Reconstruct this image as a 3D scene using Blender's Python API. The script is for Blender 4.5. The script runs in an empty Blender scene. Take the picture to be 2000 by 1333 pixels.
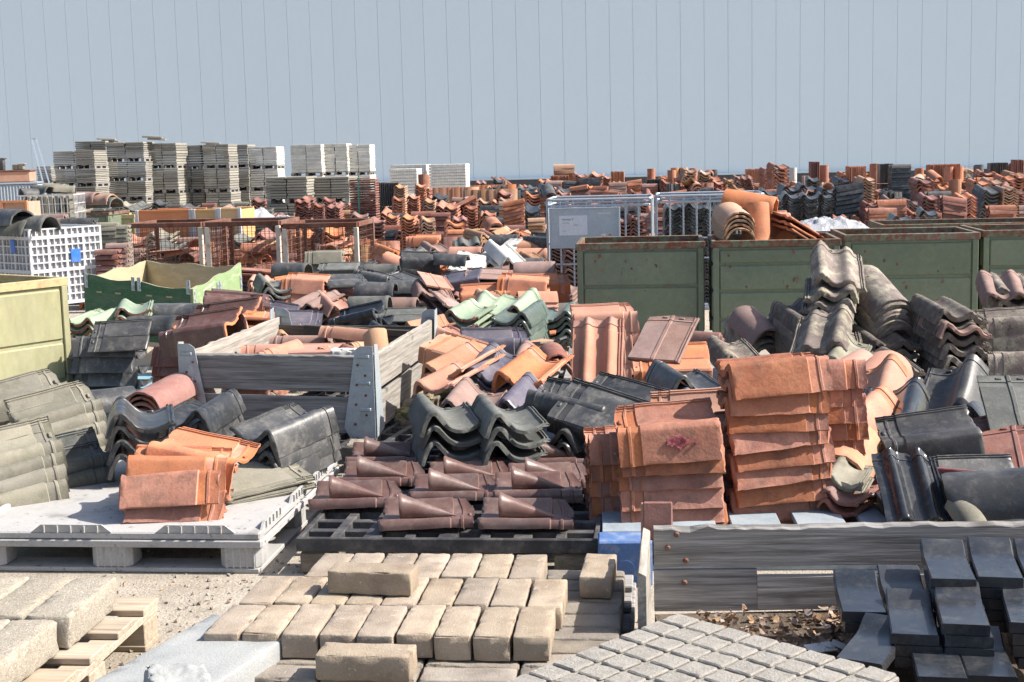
import bpy, bmesh, math, random
from mathutils import Matrix, Vector, Euler, noise
R = math.radians
random.seed(7)
sc = bpy.context.scene
C = sc.collection
# ------------------------------------------------------------------ camera, sky, sun
F_PX, PITCH, ROLL, H = 2720.0, R(7.65), R(1.44), 1.6
cd = bpy.data.cameras.new('camera'); cam = bpy.data.objects.new('camera', cd); C.objects.link(cam)
cd.sensor_width = 36; cd.lens = 36*F_PX/2000; cd.clip_end = 2000; cd.clip_start = .05
cam.matrix_world = Matrix.Translation((0, 0, H)) @ Matrix.Rotation(R(90)-PITCH, 4, 'X') @ Matrix.Rotation(-ROLL, 4, 'Z')
sc.camera = cam
SUN_DIR = Vector((.996, -.07, .0)).normalized()      # towards the sun, on the ground plane
SUN_EL = R(43)
w = bpy.data.worlds.new('World'); sc.world = w; w.use_nodes = True
nt = w.node_tree; bg = nt.nodes['Background']
sky = nt.nodes.new('ShaderNodeTexSky'); sky.sky_type = 'NISHITA'; sky.sun_disc = False
sky.sun_elevation = SUN_EL; sky.sun_rotation = math.atan2(SUN_DIR.x, SUN_DIR.y)
sky.dust_density = 2.5; sky.ozone_density = 1.0
nt.links.new(sky.outputs[0], bg.inputs[0]); bg.inputs[1].default_value = .098
sl = bpy.data.lights.new('sun', 'SUN'); sl.energy = 4.6; sl.angle = R(.53); sl.color = (1, .94, .86)
sun = bpy.data.objects.new('sun', sl); C.objects.link(sun)
sd = Vector((SUN_DIR.x*math.cos(SUN_EL), SUN_DIR.y*math.cos(SUN_EL), math.sin(SUN_EL)))
sun.rotation_euler = sd.to_track_quat('Z', 'Y').to_euler()
sun.location = (30, 0, 30)
sc.view_settings.view_transform = 'Standard'; sc.view_settings.look = 'None'
sc.view_settings.exposure = 1.04; sc.view_settings.gamma = 1

# ------------------------------------------------------------------ photo pixel -> world helpers (used only to read off where things stand)
def ray(px, py):
    u = (px-1000)/F_PX; v = -(py-666.5)/F_PX
    ul = u*math.cos(ROLL)+v*math.sin(ROLL); vl = -u*math.sin(ROLL)+v*math.cos(ROLL)
    return Vector((ul, math.cos(PITCH)+vl*math.sin(PITCH), -math.sin(PITCH)+vl*math.cos(PITCH)))
def G(px, py, z=0.0):
    r = ray(px, py); t = (z-H)/r.z
    return Vector((r.x*t, r.y*t, z))
def P(px, py, d):
    r = ray(px, py); return Vector((r.x/r.y*d, d, H+r.z/r.y*d))

# ------------------------------------------------------------------ materials
def mat(name, c1, c2, rough=.7, scale=6., stretch=(1, 1, 1), bump=.3, bscale=60., spec=.3, coat=0., var=.25, dirt=None, dscale=3., damt=.5,
        spots=None, sscale=25., samt=.62, metal=0., rough2=None, lo=.3, hi=.7, detail=6, bdist=.004, dlo=.5, dust=.12, dist=0, knots=False):
    m = bpy.data.materials.new(name); m.use_nodes = True
    t = m.node_tree; N = t.nodes; L = t.links; b = N['Principled BSDF']
    tc = N.new('ShaderNodeTexCoord'); mp = N.new('ShaderNodeMapping'); mp.inputs['Scale'].default_value = stretch
    oi = N.new('ShaderNodeObjectInfo'); ge = N.new('ShaderNodeNewGeometry')
    ad = N.new('ShaderNodeMath'); ad.operation = 'ADD'; L.new(oi.outputs['Random'], ad.inputs[0]); L.new(ge.outputs['Random Per Island'], ad.inputs[1])
    fr = N.new('ShaderNodeMath'); fr.operation = 'FRACT'; L.new(ad.outputs[0], fr.inputs[0])
    # shift the texture per object
    of = N.new('ShaderNodeVectorMath'); of.operation = 'ADD'
    sc3 = N.new('ShaderNodeMath'); sc3.operation = 'MULTIPLY'; sc3.inputs[1].default_value = 37.; L.new(fr.outputs[0], sc3.inputs[0])
    L.new(tc.outputs['Object'], mp.inputs[0]); L.new(mp.outputs[0], of.inputs[0]); L.new(sc3.outputs[0], of.inputs[1])
    def nz(s, d=detail, r=.6):
        n = N.new('ShaderNodeTexNoise'); n.inputs['Scale'].default_value = s; n.inputs['Detail'].default_value = d; n.inputs['Roughness'].default_value = r
        L.new(of.outputs[0], n.inputs['Vector']); return n
    def rng(src, a, bb, x=0., y=1.):
        r = N.new('ShaderNodeMapRange'); r.inputs[1].default_value = a; r.inputs[2].default_value = bb; r.inputs[3].default_value = x; r.inputs[4].default_value = y
        L.new(src, r.inputs[0]); return r
    def mix(f, a, bb, mode='MIX'):
        x = N.new('ShaderNodeMix'); x.data_type = 'RGBA'; x.blend_type = mode
        for s, k in ((f, 0), (a, 6), (bb, 7)):
            if hasattr(s, 'is_output'): L.new(s, x.inputs[k])
            else: x.inputs[k].default_value = s if k == 0 else (*s, 1)
        return x
    n1 = nz(scale); n1.inputs['Distortion'].default_value = dist
    col = mix(rng(n1.outputs[0], lo, hi).outputs[0], c1, c2).outputs[2]
    fine = nz(bscale*2, 3, .7)
    col = mix(.35, col, rng(fine.outputs[0], .3, .7, .6, 1.3).outputs[0], 'MULTIPLY').outputs[2]
    if dirt:
        n2 = nz(dscale, 8, .65); col = mix(rng(n2.outputs[0], dlo, dlo+.2, 0, damt).outputs[0], col, dirt).outputs[2]
    if spots:
        n3 = nz(sscale, 5, .7); col = mix(rng(n3.outputs[0], samt, samt+.07).outputs[0], col, spots).outputs[2]
    if dust:
        n4 = nz(17, 10, .78); col = mix(rng(n4.outputs[0], .50, .72, 0, dust*2.2).outputs[0], col, (.40, .36, .30)).outputs[2]
        n5 = nz(2.6, 4, .6); col = mix(rng(n5.outputs[0], .45, .65, 0, dust).outputs[0], col, (.36, .33, .29)).outputs[2]
    if knots:
        km = N.new('ShaderNodeMapping'); km.inputs['Scale'].default_value = (.55, 0, 1.); L.new(tc.outputs['Object'], km.inputs[0])
        ka = N.new('ShaderNodeVectorMath'); ka.operation = 'ADD'; L.new(km.outputs[0], ka.inputs[0]); L.new(sc3.outputs[0], ka.inputs[1])
        vo = N.new('ShaderNodeTexVoronoi'); vo.inputs['Scale'].default_value = 4.2; L.new(ka.outputs[0], vo.inputs['Vector'])
        dn = N.new('ShaderNodeMath'); dn.operation = 'MULTIPLY_ADD'; L.new(n1.outputs[0], dn.inputs[0]); dn.inputs[1].default_value = .03; L.new(vo.outputs['Distance'], dn.inputs[2])
        col = mix(rng(dn.outputs[0], .055, .13, .75, 0).outputs[0], col, (.05, .038, .03)).outputs[2]
        col = mix(rng(dn.outputs[0], .045, .062, .8, 0).outputs[0], col, (.20, .17, .14)).outputs[2]
        col = mix(rng(dn.outputs[0], .028, .042, .8, 0).outputs[0], col, (.045, .035, .03)).outputs[2]
    hs = N.new('ShaderNodeHueSaturation'); L.new(col, hs.inputs['Color'])
    L.new(rng(fr.outputs[0], 0, 1, 1-var, 1+var).outputs[0], hs.inputs['Value'])
    f2 = N.new('ShaderNodeMath'); f2.operation = 'MULTIPLY'; f2.inputs[1].default_value = 7.3; L.new(fr.outputs[0], f2.inputs[0])
    f3 = N.new('ShaderNodeMath'); f3.operation = 'FRACT'; L.new(f2.outputs[0], f3.inputs[0])
    L.new(rng(f3.outputs[0], 0, 1, 1-var*1.2, 1+var*.05).outputs[0], hs.inputs['Saturation'])
    L.new(rng(f3.outputs[0], 0, 1, .5-var*.025, .5+var*.012).outputs[0], hs.inputs['Hue'])
    L.new(hs.outputs[0], b.inputs['Base Color'])
    L.new(rng(n1.outputs[0], .3, .7, rough, rough2 if rough2 else min(1, rough+.15)).outputs[0], b.inputs['Roughness'])
    b.inputs['Specular IOR Level'].default_value = spec; b.inputs['Metallic'].default_value = metal
    if coat: b.inputs['Coat Weight'].default_value = coat; b.inputs['Coat Roughness'].default_value = .12
    if bump:
        bu = N.new('ShaderNodeBump'); bu.inputs['Strength'].default_value = bump; bu.inputs['Distance'].default_value = bdist
        L.new(nz(bscale, 6, .65).outputs[0], bu.inputs['Height']); L.new(bu.outputs[0], b.inputs['Normal'])
    return m
M = {}
# clay
M['orange'] = mat('orange_clay', (.54, .19, .072), (.40, .13, .052), .66, 5, dirt=(.19, .085, .05), dscale=9, damt=.6, spots=(.60, .48, .38), sscale=14, samt=.70, bump=.45, bscale=70, var=.18, dust=.05)
M['old'] = mat('weathered_orange_clay', (.46, .158, .064), (.26, .08, .038), .75, 7, dirt=(.12, .06, .04), dscale=9, damt=.75, spots=(.66, .56, .48), sscale=9, samt=.68, bump=.8, bscale=45, var=.22, dust=.05)
M['pink'] = mat('pink_clay', (.50, .235, .155), (.40, .18, .12), .7, 5, dirt=(.28, .15, .11), dscale=6, damt=.35, bump=.2, bscale=90, var=.14)
M['peach'] = mat('pale_orange_clay', (.50, .235, .125), (.38, .165, .09), .7, 5, dirt=(.32, .17, .10), dscale=6, damt=.5, bump=.3, bscale=90, var=.18)
M['mauve'] = mat('mauve_clay', (.29, .17, .135), (.21, .12, .10), .75, 5, dirt=(.12, .08, .07), dscale=8, damt=.5, bump=.35, bscale=90, var=.2)
M['brown'] = mat('brown_glazed_clay', (.115, .046, .033), (.075, .032, .025), .22, 4, dirt=(.20, .13, .10), dscale=10, damt=.3, spec=.5, bump=.08, bscale=40, var=.14, dust=0.09)
M['vent'] = mat('brown_engobe_clay', (.135, .064, .050), (.10, .047, .038), .28, 4, dirt=(.26, .19, .16), dscale=9, damt=.3, spec=.5, bump=.1, bscale=50, var=.12)
M['choco'] = mat('red_brown_clay', (.27, .085, .05), (.17, .055, .038), .6, 6, dirt=(.09, .05, .04), dscale=8, damt=.6, bump=.35, bscale=80, var=.25)
M['black'] = mat('black_glazed_clay', (.014, .016, .02), (.028, .029, .031), .24, 5, dirt=(.10, .095, .085), dscale=9, damt=.3, spec=.55, bump=.1, bscale=60, var=.3, dust=0.12)
M['gloss'] = mat('glossy_black_glaze', (.012, .017, .024), (.02, .024, .03), .1, 4, spots=(.5, .5, .48), sscale=22, samt=.76, spec=.6, bump=.05, bscale=30, var=.15, rough2=.16, dust=0.06)
M['anth'] = mat('anthracite_clay', (.028, .031, .036), (.045, .047, .05), .36, 5, dirt=(.12, .115, .10), dscale=9, damt=.45, spots=(.22, .22, .18), sscale=60, samt=.68, spec=.5, bump=.22, bscale=80, var=.3, dust=0.15)
M['grey'] = mat('grey_concrete_tile', (.115, .122, .112), (.075, .08, .076), .72, 6, dirt=(.04, .043, .038), dscale=7, damt=.5, spots=(.3, .3, .26), sscale=40, samt=.66, bump=.5, bscale=110, var=.2)
M['pale'] = mat('pale_grey_concrete_tile', (.26, .24, .185), (.18, .17, .13), .85, 5, dirt=(.09, .095, .065), dscale=7, damt=.65, spots=(.42, .40, .34), sscale=30, samt=.66, bump=.6, bscale=120, var=.16)
M['white'] = mat('white_glazed_tile', (.62, .60, .57), (.54, .52, .48), .45, 4, dirt=(.36, .34, .30), dscale=8, damt=.4, bump=.2, bscale=90, var=.08)
M['moss'] = mat('mossy_concrete_tile', (.20, .155, .135), (.13, .10, .09), .85, 5, dirt=(.36, .34, .23), dscale=11, damt=.95, spots=(.06, .055, .03), sscale=26, samt=.60, bump=1., bscale=80, var=.2, dlo=.47)
M['moss2'] = mat('dark_mossy_concrete_tile', (.095, .073, .063), (.14, .11, .095), .85, 5, dirt=(.27, .25, .16), dscale=12, damt=.85, spots=(.03, .03, .02), sscale=30, samt=.62, bump=1., bscale=80, var=.25, dlo=.50)
M['green'] = mat('green_glazed_clay', (.26, .33, .21), (.17, .25, .165), .3, 5, dirt=(.42, .40, .28), dscale=9, damt=.5, spec=.5, bump=.15, bscale=60, var=.2)
M['teal'] = mat('dark_green_glazed_clay', (.06, .10, .085), (.09, .13, .105), .28, 5, dirt=(.2, .21, .17), dscale=8, damt=.4, spec=.5, bump=.12, bscale=60, var=.2)
M['purple'] = mat('violet_glazed_clay', (.06, .055, .085), (.095, .08, .105), .28, 4, dirt=(.2, .17, .17), dscale=8, damt=.3, spec=.5, bump=.1, bscale=60, var=.2)
M['tan'] = mat('tan_clay', (.42, .23, .115), (.33, .165, .08), .75, 5, dirt=(.22, .13, .08), dscale=9, damt=.5, bump=.35, bscale=80, var=.25)
M['slab'] = mat('grey_paving_slab', (.205, .195, .165), (.29, .275, .235), .9, 5, dirt=(.12, .11, .09), dscale=5, damt=.5, bump=.4, bscale=80, var=.25)
M['slabw'] = mat('pale_paving_slab', (.58, .57, .52), (.46, .45, .41), .9, 5, dirt=(.33, .32, .28), dscale=5, damt=.4, bump=.4, bscale=80, var=.12)
M['whitew'] = mat('white_brick', (.68, .67, .64), (.58, .57, .54), .8, 5, bump=.2, var=.06)
# stone
M['klink'] = mat('tan_paver', (.37, .30, .225), (.265, .205, .145), .9, 9, dirt=(.12, .08, .06), dscale=6, damt=.6, spots=(.50, .43, .34), sscale=60, samt=.62, bump=.8, bscale=150, var=.15, dlo=.52)
M['klink2'] = mat('greyish_paver', (.27, .235, .19), (.19, .16, .13), .9, 9, dirt=(.09, .075, .06), dscale=6, damt=.6, spots=(.36, .33, .27), sscale=60, samt=.62, bump=.8, bscale=150, var=.18)
M['agg'] = mat('pebbly_paver', (.40, .36, .29), (.29, .255, .20), .9, 60, dirt=(.22, .17, .13), dscale=70, damt=.6, spots=(.62, .58, .5), sscale=90, samt=.6, bump=1., bscale=140, var=.08, bdist=.006)
M['conc'] = mat('grey_concrete', (.25, .26, .265), (.33, .34, .335), .85, 5, dirt=(.22, .23, .23), dscale=6, damt=.6, spots=(.15, .15, .14), sscale=70, samt=.70, bump=.6, bscale=110, var=.06)
M['grid'] = mat('rough_concrete_grid', (.34, .32, .29), (.24, .225, .2), .92, 40, dirt=(.18, .16, .135), dscale=12, damt=.5, spots=(.5, .48, .43), sscale=80, samt=.62, bump=1., bscale=130, var=.05, bdist=.006)
# wood
def wood(name, c1, c2, dirt, damt=.6, var=.12):
    return mat(name, c1, c2, .85, 6, (.40, 9, 9), .55, 10, var=var, dirt=dirt, dscale=4, dist=.8, damt=damt, lo=.35, hi=.65, bdist=.006, detail=10, knots=True)
M['wgrey'] = wood('weathered_grey_plank', (.34, .33, .32), (.16, .152, .146), (.05, .045, .042), .8)
M['wwhite'] = wood('sunlit_plank', (.34, .315, .28), (.20, .18, .155), (.10, .085, .07), .7)  # lighter plank tone for sun-facing sides, sunlight put into the colour
M['wpale'] = wood('pale_pallet_wood', (.44, .36, .265), (.31, .25, .18), (.16, .11, .07), .6)
M['wdark'] = wood('dark_plank', (.10, .085, .072), (.05, .042, .036), (.02, .017, .015), .7)  # darker plank tone for the rear plank and the fallen board
M['wrot'] = mat('rotten_wood', (.32, .26, .17), (.15, .11, .07), .95, 14, (1, 3, 3), 1., 30, dirt=(.16, .18, .07), dscale=12, damt=.7, bdist=.01)
# plastics and metals
M['ppal'] = mat('light_grey_plastic', (.42, .415, .41), (.35, .345, .335), .5, 5, dirt=(.13, .115, .10), dscale=5, damt=.75, spots=(.06, .05, .04), sscale=26, samt=.62, bump=.2, bscale=60, var=.03, dlo=.56)
M['blackp'] = mat('black_plastic', (.030, .030, .034), (.048, .048, .052), .5, 5, dirt=(.16, .15, .14), dscale=10, damt=.45, spots=(.3, .3, .28), sscale=120, samt=.7, bump=.15, var=.05)
M['blue'] = mat('blue_painted_wood', (.03, .10, .30), (.045, .14, .36), .55, 5, dirt=(.36, .40, .42), dscale=6, damt=.75, bump=.4, bscale=60, var=.05)
M['sky'] = mat('light_blue_plastic', (.16, .32, .40), (.22, .38, .45), .55, 5, dirt=(.3, .36, .36), dscale=6, damt=.5, bump=.2, var=.05)
M['bluegrey'] = mat('scuffed_blue_grey_deck', (.30, .35, .40), (.24, .28, .31), .6, 5, dirt=(.13, .17, .2), dscale=5, damt=.5, bump=.3, var=.05)
M['olive'] = mat('olive_painted_steel', (.155, .19, .125), (.12, .155, .105), .5, 3, (1, 1, 1), .12, 12, dirt=(.19, .07, .04), dscale=5, damt=.9, spots=(.12, .045, .028), sscale=9, samt=.625, var=.08, spec=.4, dlo=.61, dust=0.04)
M['olivel'] = mat('pale_olive_painted_steel', (.31, .30, .165), (.26, .25, .14), .5, 3, (1, 1, .4), .12, 12, dirt=(.40, .23, .12), dscale=5, damt=.7, spots=(.25, .10, .05), sscale=16, samt=.72, var=.03, spec=.4, dlo=.6)
M['rim'] = mat('rusty_olive_rim', (.14, .165, .11), (.16, .06, .035), .7, 22, dirt=(.10, .04, .025), dscale=12, damt=.9, bump=.5, var=.08, lo=.42, hi=.55)
M['riml'] = mat('rusty_pale_olive_rim', (.42, .36, .19), (.36, .17, .09), .7, 16, dirt=(.40, .33, .18), dscale=12, damt=.7, bump=.4, var=.03, lo=.45, hi=.75)
M['rust'] = mat('rusty_steel', (.17, .062, .035), (.10, .04, .026), .8, 12, dirt=(.42, .33, .25), dscale=6, damt=.6, bump=.5, var=.1, dlo=.66)
M['rustw'] = mat('chipped_white_post', (.62, .58, .50), (.52, .48, .40), .7, 8, dirt=(.28, .11, .05), dscale=10, damt=.9, bump=.4, var=.05, dlo=.55)
M['galv'] = mat('galvanised_steel', (.42, .47, .50), (.33, .38, .41), .42, 22, dirt=(.24, .27, .28), dscale=9, damt=.5, metal=.35, bump=.15, var=.08)
M['galvb'] = mat('brushed_aluminium', (.44, .50, .57), (.37, .43, .5), .35, 8, metal=.5, bump=.05, var=.05)
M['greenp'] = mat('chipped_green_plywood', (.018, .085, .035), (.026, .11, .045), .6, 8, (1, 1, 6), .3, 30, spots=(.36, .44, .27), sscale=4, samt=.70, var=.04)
M['greenl'] = mat('peeling_sunlit_green_plywood', (.20, .30, .13), (.26, .36, .18), .65, 8, (1, 1, 4), .3, 30, spots=(.55, .6, .42), sscale=4, samt=.57, var=.04)  # paler copy of the green boards, sunlight on the side painted in
M['beige'] = mat('bare_beige_plywood', (.44, .37, .23), (.36, .30, .19), .75, 5, (1, 1, 4), .3, 30, dirt=(.6, .56, .4), dscale=4, damt=.4, var=.05)
M['wplas'] = mat('white_plastic_crate', (.50, .51, .53), (.45, .46, .48), .5, 4, dirt=(.4, .4, .4), damt=.3, bump=.1, var=.03)
M['yel'] = mat('yellow_painted_board', (.62, .40, .17), (.56, .34, .14), .6, 4, bump=.1, var=.12)
M['orgp'] = mat('orange_painted_board', (.60, .24, .10), (.52, .20, .08), .6, 4, bump=.1, var=.05)
M['film'] = mat('crumpled_white_film', (.40, .40, .42), (.30, .31, .33), .3, 8, bump=1., bscale=20, var=.03, spec=.6, bdist=.02, dust=0)
M['paper'] = mat('paper_label', (.62, .66, .72), (.6, .64, .7), .6, 4, bump=0, var=.0, dust=0)
M['ink'] = mat('grey_ink', (.16, .18, .22), (.2, .22, .26), .7, 4, bump=0, var=0, dust=0)
M['bluel'] = mat('blue_label', (.02, .13, .5), (.03, .15, .55), .5, 4, bump=0, var=0)
M['strap'] = mat('teal_strap', (.04, .3, .22), (.05, .34, .25), .5, 4, bump=0, var=0)
M['leaf'] = mat('dry_leaf', (.20, .105, .05), (.36, .24, .15), .8, 30, bump=.3, var=.45, dust=0)
M['soil'] = mat('dark_leaf_soil', (.07, .05, .035), (.11, .08, .055), .95, 20, bump=1., bscale=60, var=.05, bdist=.01)
M['peb'] = mat('ground_debris', (.30, .25, .19), (.2, .16, .11), .95, 30, bump=.6, var=.45)
M['magenta'] = mat('magenta_chalk', (.40, .09, .12), (.36, .10, .11), .8, 40, bump=.3, var=.0)
M['mossg'] = mat('moss_tuft', (.19, .18, .055), (.10, .10, .03), .95, 30, bump=1., bscale=80, var=.3)
M['redpl'] = mat('dull_red_plank', (.24, .07, .075), (.19, .06, .06), .7, 5, dirt=(.3, .16, .16), damt=.4, bump=.3, var=.05)

# ------------------------------------------------------------------ mesh building
class MB:
    def __init__(s): s.v = []; s.f = []; s.m = []; s.mats = []
    def mi(s, m):
        if m not in s.mats: s.mats.append(m)
        return s.mats.index(m)
    def add(s, vs, fs, m, X=None):
        o = len(s.v); k = s.mi(m)
        s.v += [(X @ Vector(v)) if X is not None else Vector(v) for v in vs]
        s.f += [tuple(i+o for i in f) for f in fs]; s.m += [k]*len(fs)
    def box(s, c, sz, m, X=None, ch=.0, rz=0., rx=0., ry=0.):
        hx, hy, hz = sz[0]/2, sz[1]/2, sz[2]/2
        L = Matrix.Translation(c) @ Euler((rx, ry, rz)).to_matrix().to_4x4()
        if X is not None: L = X @ L
        if ch <= 0:
            vs = [(x*hx, y*hy, z*hz) for x in (-1, 1) for y in (-1, 1) for z in (-1, 1)]
            fs = [(0, 1, 3, 2), (4, 6, 7, 5), (0, 4, 5, 1), (2, 3, 7, 6), (0, 2, 6, 4), (1, 5, 7, 3)]
            s.add(vs, fs, m, L); return
        ch = min(ch, hx*.9, hy*.9, hz*.9)
        vs = []; idx = {}
        for x in (-1, 1):
            for y in (-1, 1):
                for z in (-1, 1):
                    for a in range(3):
                        q = [x*(hx-ch), y*(hy-ch), z*(hz-ch)]; q[a] = (x, y, z)[a]*(hx, hy, hz)[a]
                        idx[x, y, z, a] = len(vs); vs.append(tuple(q))
        fs = []
        def quad(a, pts, sgn): fs.append(tuple(pts) if sgn > 0 else tuple(reversed(pts)))
        for sg in (-1, 1):
            quad(0, [idx[sg, -1, -1, 0], idx[sg, 1, -1, 0], idx[sg, 1, 1, 0], idx[sg, -1, 1, 0]], sg)
            quad(1, [idx[-1, sg, -1, 1], idx[-1, sg, 1, 1], idx[1, sg, 1, 1], idx[1, sg, -1, 1]], sg)
            quad(2, [idx[-1, -1, sg, 2], idx[1, -1, sg, 2], idx[1, 1, sg, 2], idx[-1, 1, sg, 2]], sg)
        for a in (-1, 1):
            for b in (-1, 1):
                quad(0, [idx[-1, a, b, 1], idx[1, a, b, 1], idx[1, a, b, 2], idx[-1, a, b, 2]], 1 if a*b < 0 else -1)
                quad(0, [idx[a, -1, b, 0], idx[a, 1, b, 0], idx[a, 1, b, 2], idx[a, -1, b, 2]], 1 if a*b > 0 else -1)
                quad(0, [idx[a, b, -1, 0], idx[a, b, 1, 0], idx[a, b, 1, 1], idx[a, b, -1, 1]], 1 if a*b < 0 else -1)
        for x in (-1, 1):
            for y in (-1, 1):
                for z in (-1, 1):
                    quad(0, [idx[x, y, z, 0], idx[x, y, z, 1], idx[x, y, z, 2]], x*y*z)
        s.add(vs, fs, m, L)
    def cyl(s, a, b, r, m, X=None, n=10, r2=None, caps=True):
        a = Vector(a); b = Vector(b); r2 = r if r2 is None else r2
        z = (b-a).normalized(); x = z.orthogonal().normalized(); y = z.cross(x)
        vs = []
        for k in range(n):
            t = 2*math.pi*k/n; dd = x*math.cos(t)+y*math.sin(t); vs += [a+dd*r, b+dd*r2]
        fs = [(2*k, 2*((k+1) % n), 2*((k+1) % n)+1, 2*k+1) for k in range(n)]
        if caps: fs += [tuple(2*k for k in reversed(range(n))), tuple(2*k+1 for k in range(n))]
        s.add(vs, fs, m, X)
    def prism(s, poly, y0, y1, m, X=None):   # polygon in (x,z), extruded along y
        n = len(poly); vs = [(p[0], y0, p[1]) for p in poly]+[(p[0], y1, p[1]) for p in poly]
        fs = [tuple(range(n)), tuple(reversed(range(n, 2*n)))]+[(i, i+n, (i+1) % n+n, (i+1) % n) for i in range(n)]
        s.add(vs, fs, m, X)
    def mesh(s, name, smooth=None):
        me = bpy.data.meshes.new(name); me.from_pydata(s.v, [], s.f)
        for m in s.mats: me.materials.append(M[m])
        me.polygons.foreach_set('material_index', s.m)
        if smooth is not None:
            me.polygons.foreach_set('use_smooth', [True]*len(me.polygons)); me.set_sharp_from_angle(angle=R(smooth))
        me.update(); return me
def link(name, me, parent=None, X=None):
    o = bpy.data.objects.new(name, me); C.objects.link(o)
    if parent is not None: o.parent = parent
    if X is not None: o.matrix_world = X if parent is None else X
    return o
def tag(o, label=None, cat=None, group=None, kind=None):
    if label: o['label'] = label
    if cat: o['category'] = cat
    if group: o['group'] = group
    if kind or cat: o['kind'] = kind or 'thing'
    return o
def thing(name, label, cat, X=None, group=None):
    o = bpy.data.objects.new(name, None); C.objects.link(o); o.empty_display_size = .2
    if X is not None: o.matrix_world = X
    return tag(o, label, cat, group)
def part(name, mb, parent, smooth=None, label=None):
    o = bpy.data.objects.new(name, mb.mesh(name, smooth)); C.objects.link(o); o.parent = parent
    if label: o['label'] = label
    return o
def XF(x, y, z, yaw=0., rx=0., ry=0.):
    return Matrix.Translation((x, y, z)) @ Matrix.Rotation(R(yaw), 4, 'Z') @ Matrix.Rotation(R(rx), 4, 'X') @ Matrix.Rotation(R(ry), 4, 'Y')
def roughen(me, amp, freq, cuts=0, seed=0.):
    bm = bmesh.new(); bm.from_mesh(me)
    if cuts: bmesh.ops.subdivide_edges(bm, edges=bm.edges[:], cuts=cuts, use_grid_fill=True)
    for v in bm.verts:
        p = v.co*freq+Vector((seed, seed*2.3, seed*.7)); v.co += noise.noise_vector(p)*amp
    bm.to_mesh(me); bm.free(); me.update()
ORD = ['topmost', 'second', 'third', 'fourth', 'fifth', 'sixth', 'seventh', 'eighth', 'ninth', 'tenth', 'eleventh', 'twelfth', 'thirteenth', 'fourteenth', 'fifteenth', 'sixteenth']

# ------------------------------------------------------------------ roof tiles: cross-sections (x across, z up)
def catmull(p, n=3):
    out = []
    for i in range(len(p)-1):
        a, b, c, d = p[max(i-1, 0)], p[i], p[i+1], p[min(i+2, len(p)-1)]
        for k in range(n):
            t = k/n
            out.append(tuple(.5*((2*b[j])+(-a[j]+c[j])*t+(2*a[j]-5*b[j]+4*c[j]-d[j])*t*t+(-a[j]+3*b[j]-3*c[j]+d[j])*t**3) for j in (0, 1)))
    out.append(p[-1]); return out
LOCK = [(.0, .0), (.003, .007), (.008, .007), (.010, -.002), (.016, -.002), (.018, .006), (.023, .006), (.025, -.003)]
def lock(x, z): return [(x+a, z+b) for a, b in LOCK]
PROF = {
 'pan': (catmull([(-.15, -.02), (-.135, .02), (-.115, .06), (-.092, .085), (-.062, .085), (-.035, .055), (-.005, .02), (.03, .002), (.07, 0), (.105, .008), (.128, .016)])[:-1]+lock(.128, .016), .40),
 'fl': (catmull([(-.165, -.075), (-.15, -.045), (-.11, .03), (-.095, .046), (-.07, .05), (-.04, .036), (-.01, .014), (.02, .004), (.06, .0), (.10, .005), (.128, .012)])[:-1]+lock(.128, .012), .40),
 'pans': (catmull([(-.125, -.01), (-.115, .018), (-.10, .042), (-.08, .056), (-.055, .053), (-.03, .03), (0, .008), (.03, 0), (.06, .002), (.09, .012), (.105, .016)])[:-1]+lock(.105, .016), .36),
 'dbl': (catmull([(-.17, -.05), (-.163, -.01), (-.15, .03), (-.125, .046), (-.095, .036), (-.06, .010), (-.03, .002), (0, .014), (.028, .038), (.05, .044), (.075, .032), (.10, .008), (.125, 0)])[:-1]+lock(.125, .0), .42),
 'mul': (catmull([(-.15, 0), (-.12, 0), (-.105, .004), (-.085, .03), (-.06, .033), (-.035, .006), (-.01, .0), (.02, .0), (.04, .028), (.065, .033), (.09, .008), (.105, 0)])[:-1]+lock(.105, 0), .42),
 'flat': ([(-.15, -.004), (-.146, .004), (-.02, .004), (-.016, .009), (.0, .009), (.004, .004), (.12, .004)]+lock(.12, .002), .42),
 'verge': ([(-.155, -.10), (-.154, -.03), (-.152, -.006), (-.142, .004), (-.1, .006), (.0, .002), (.05, .012), (.07, .012), (.09, .002), (.12, .002)]+lock(.12, .002), .42),
 'ridge': ([(-.115*math.cos(math.pi*k/14), .115*math.sin(math.pi*k/14)-.03) for k in range(15)], .36),
 'slate': ([(-.085, 0), (.085, 0)], .30),
}
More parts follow.
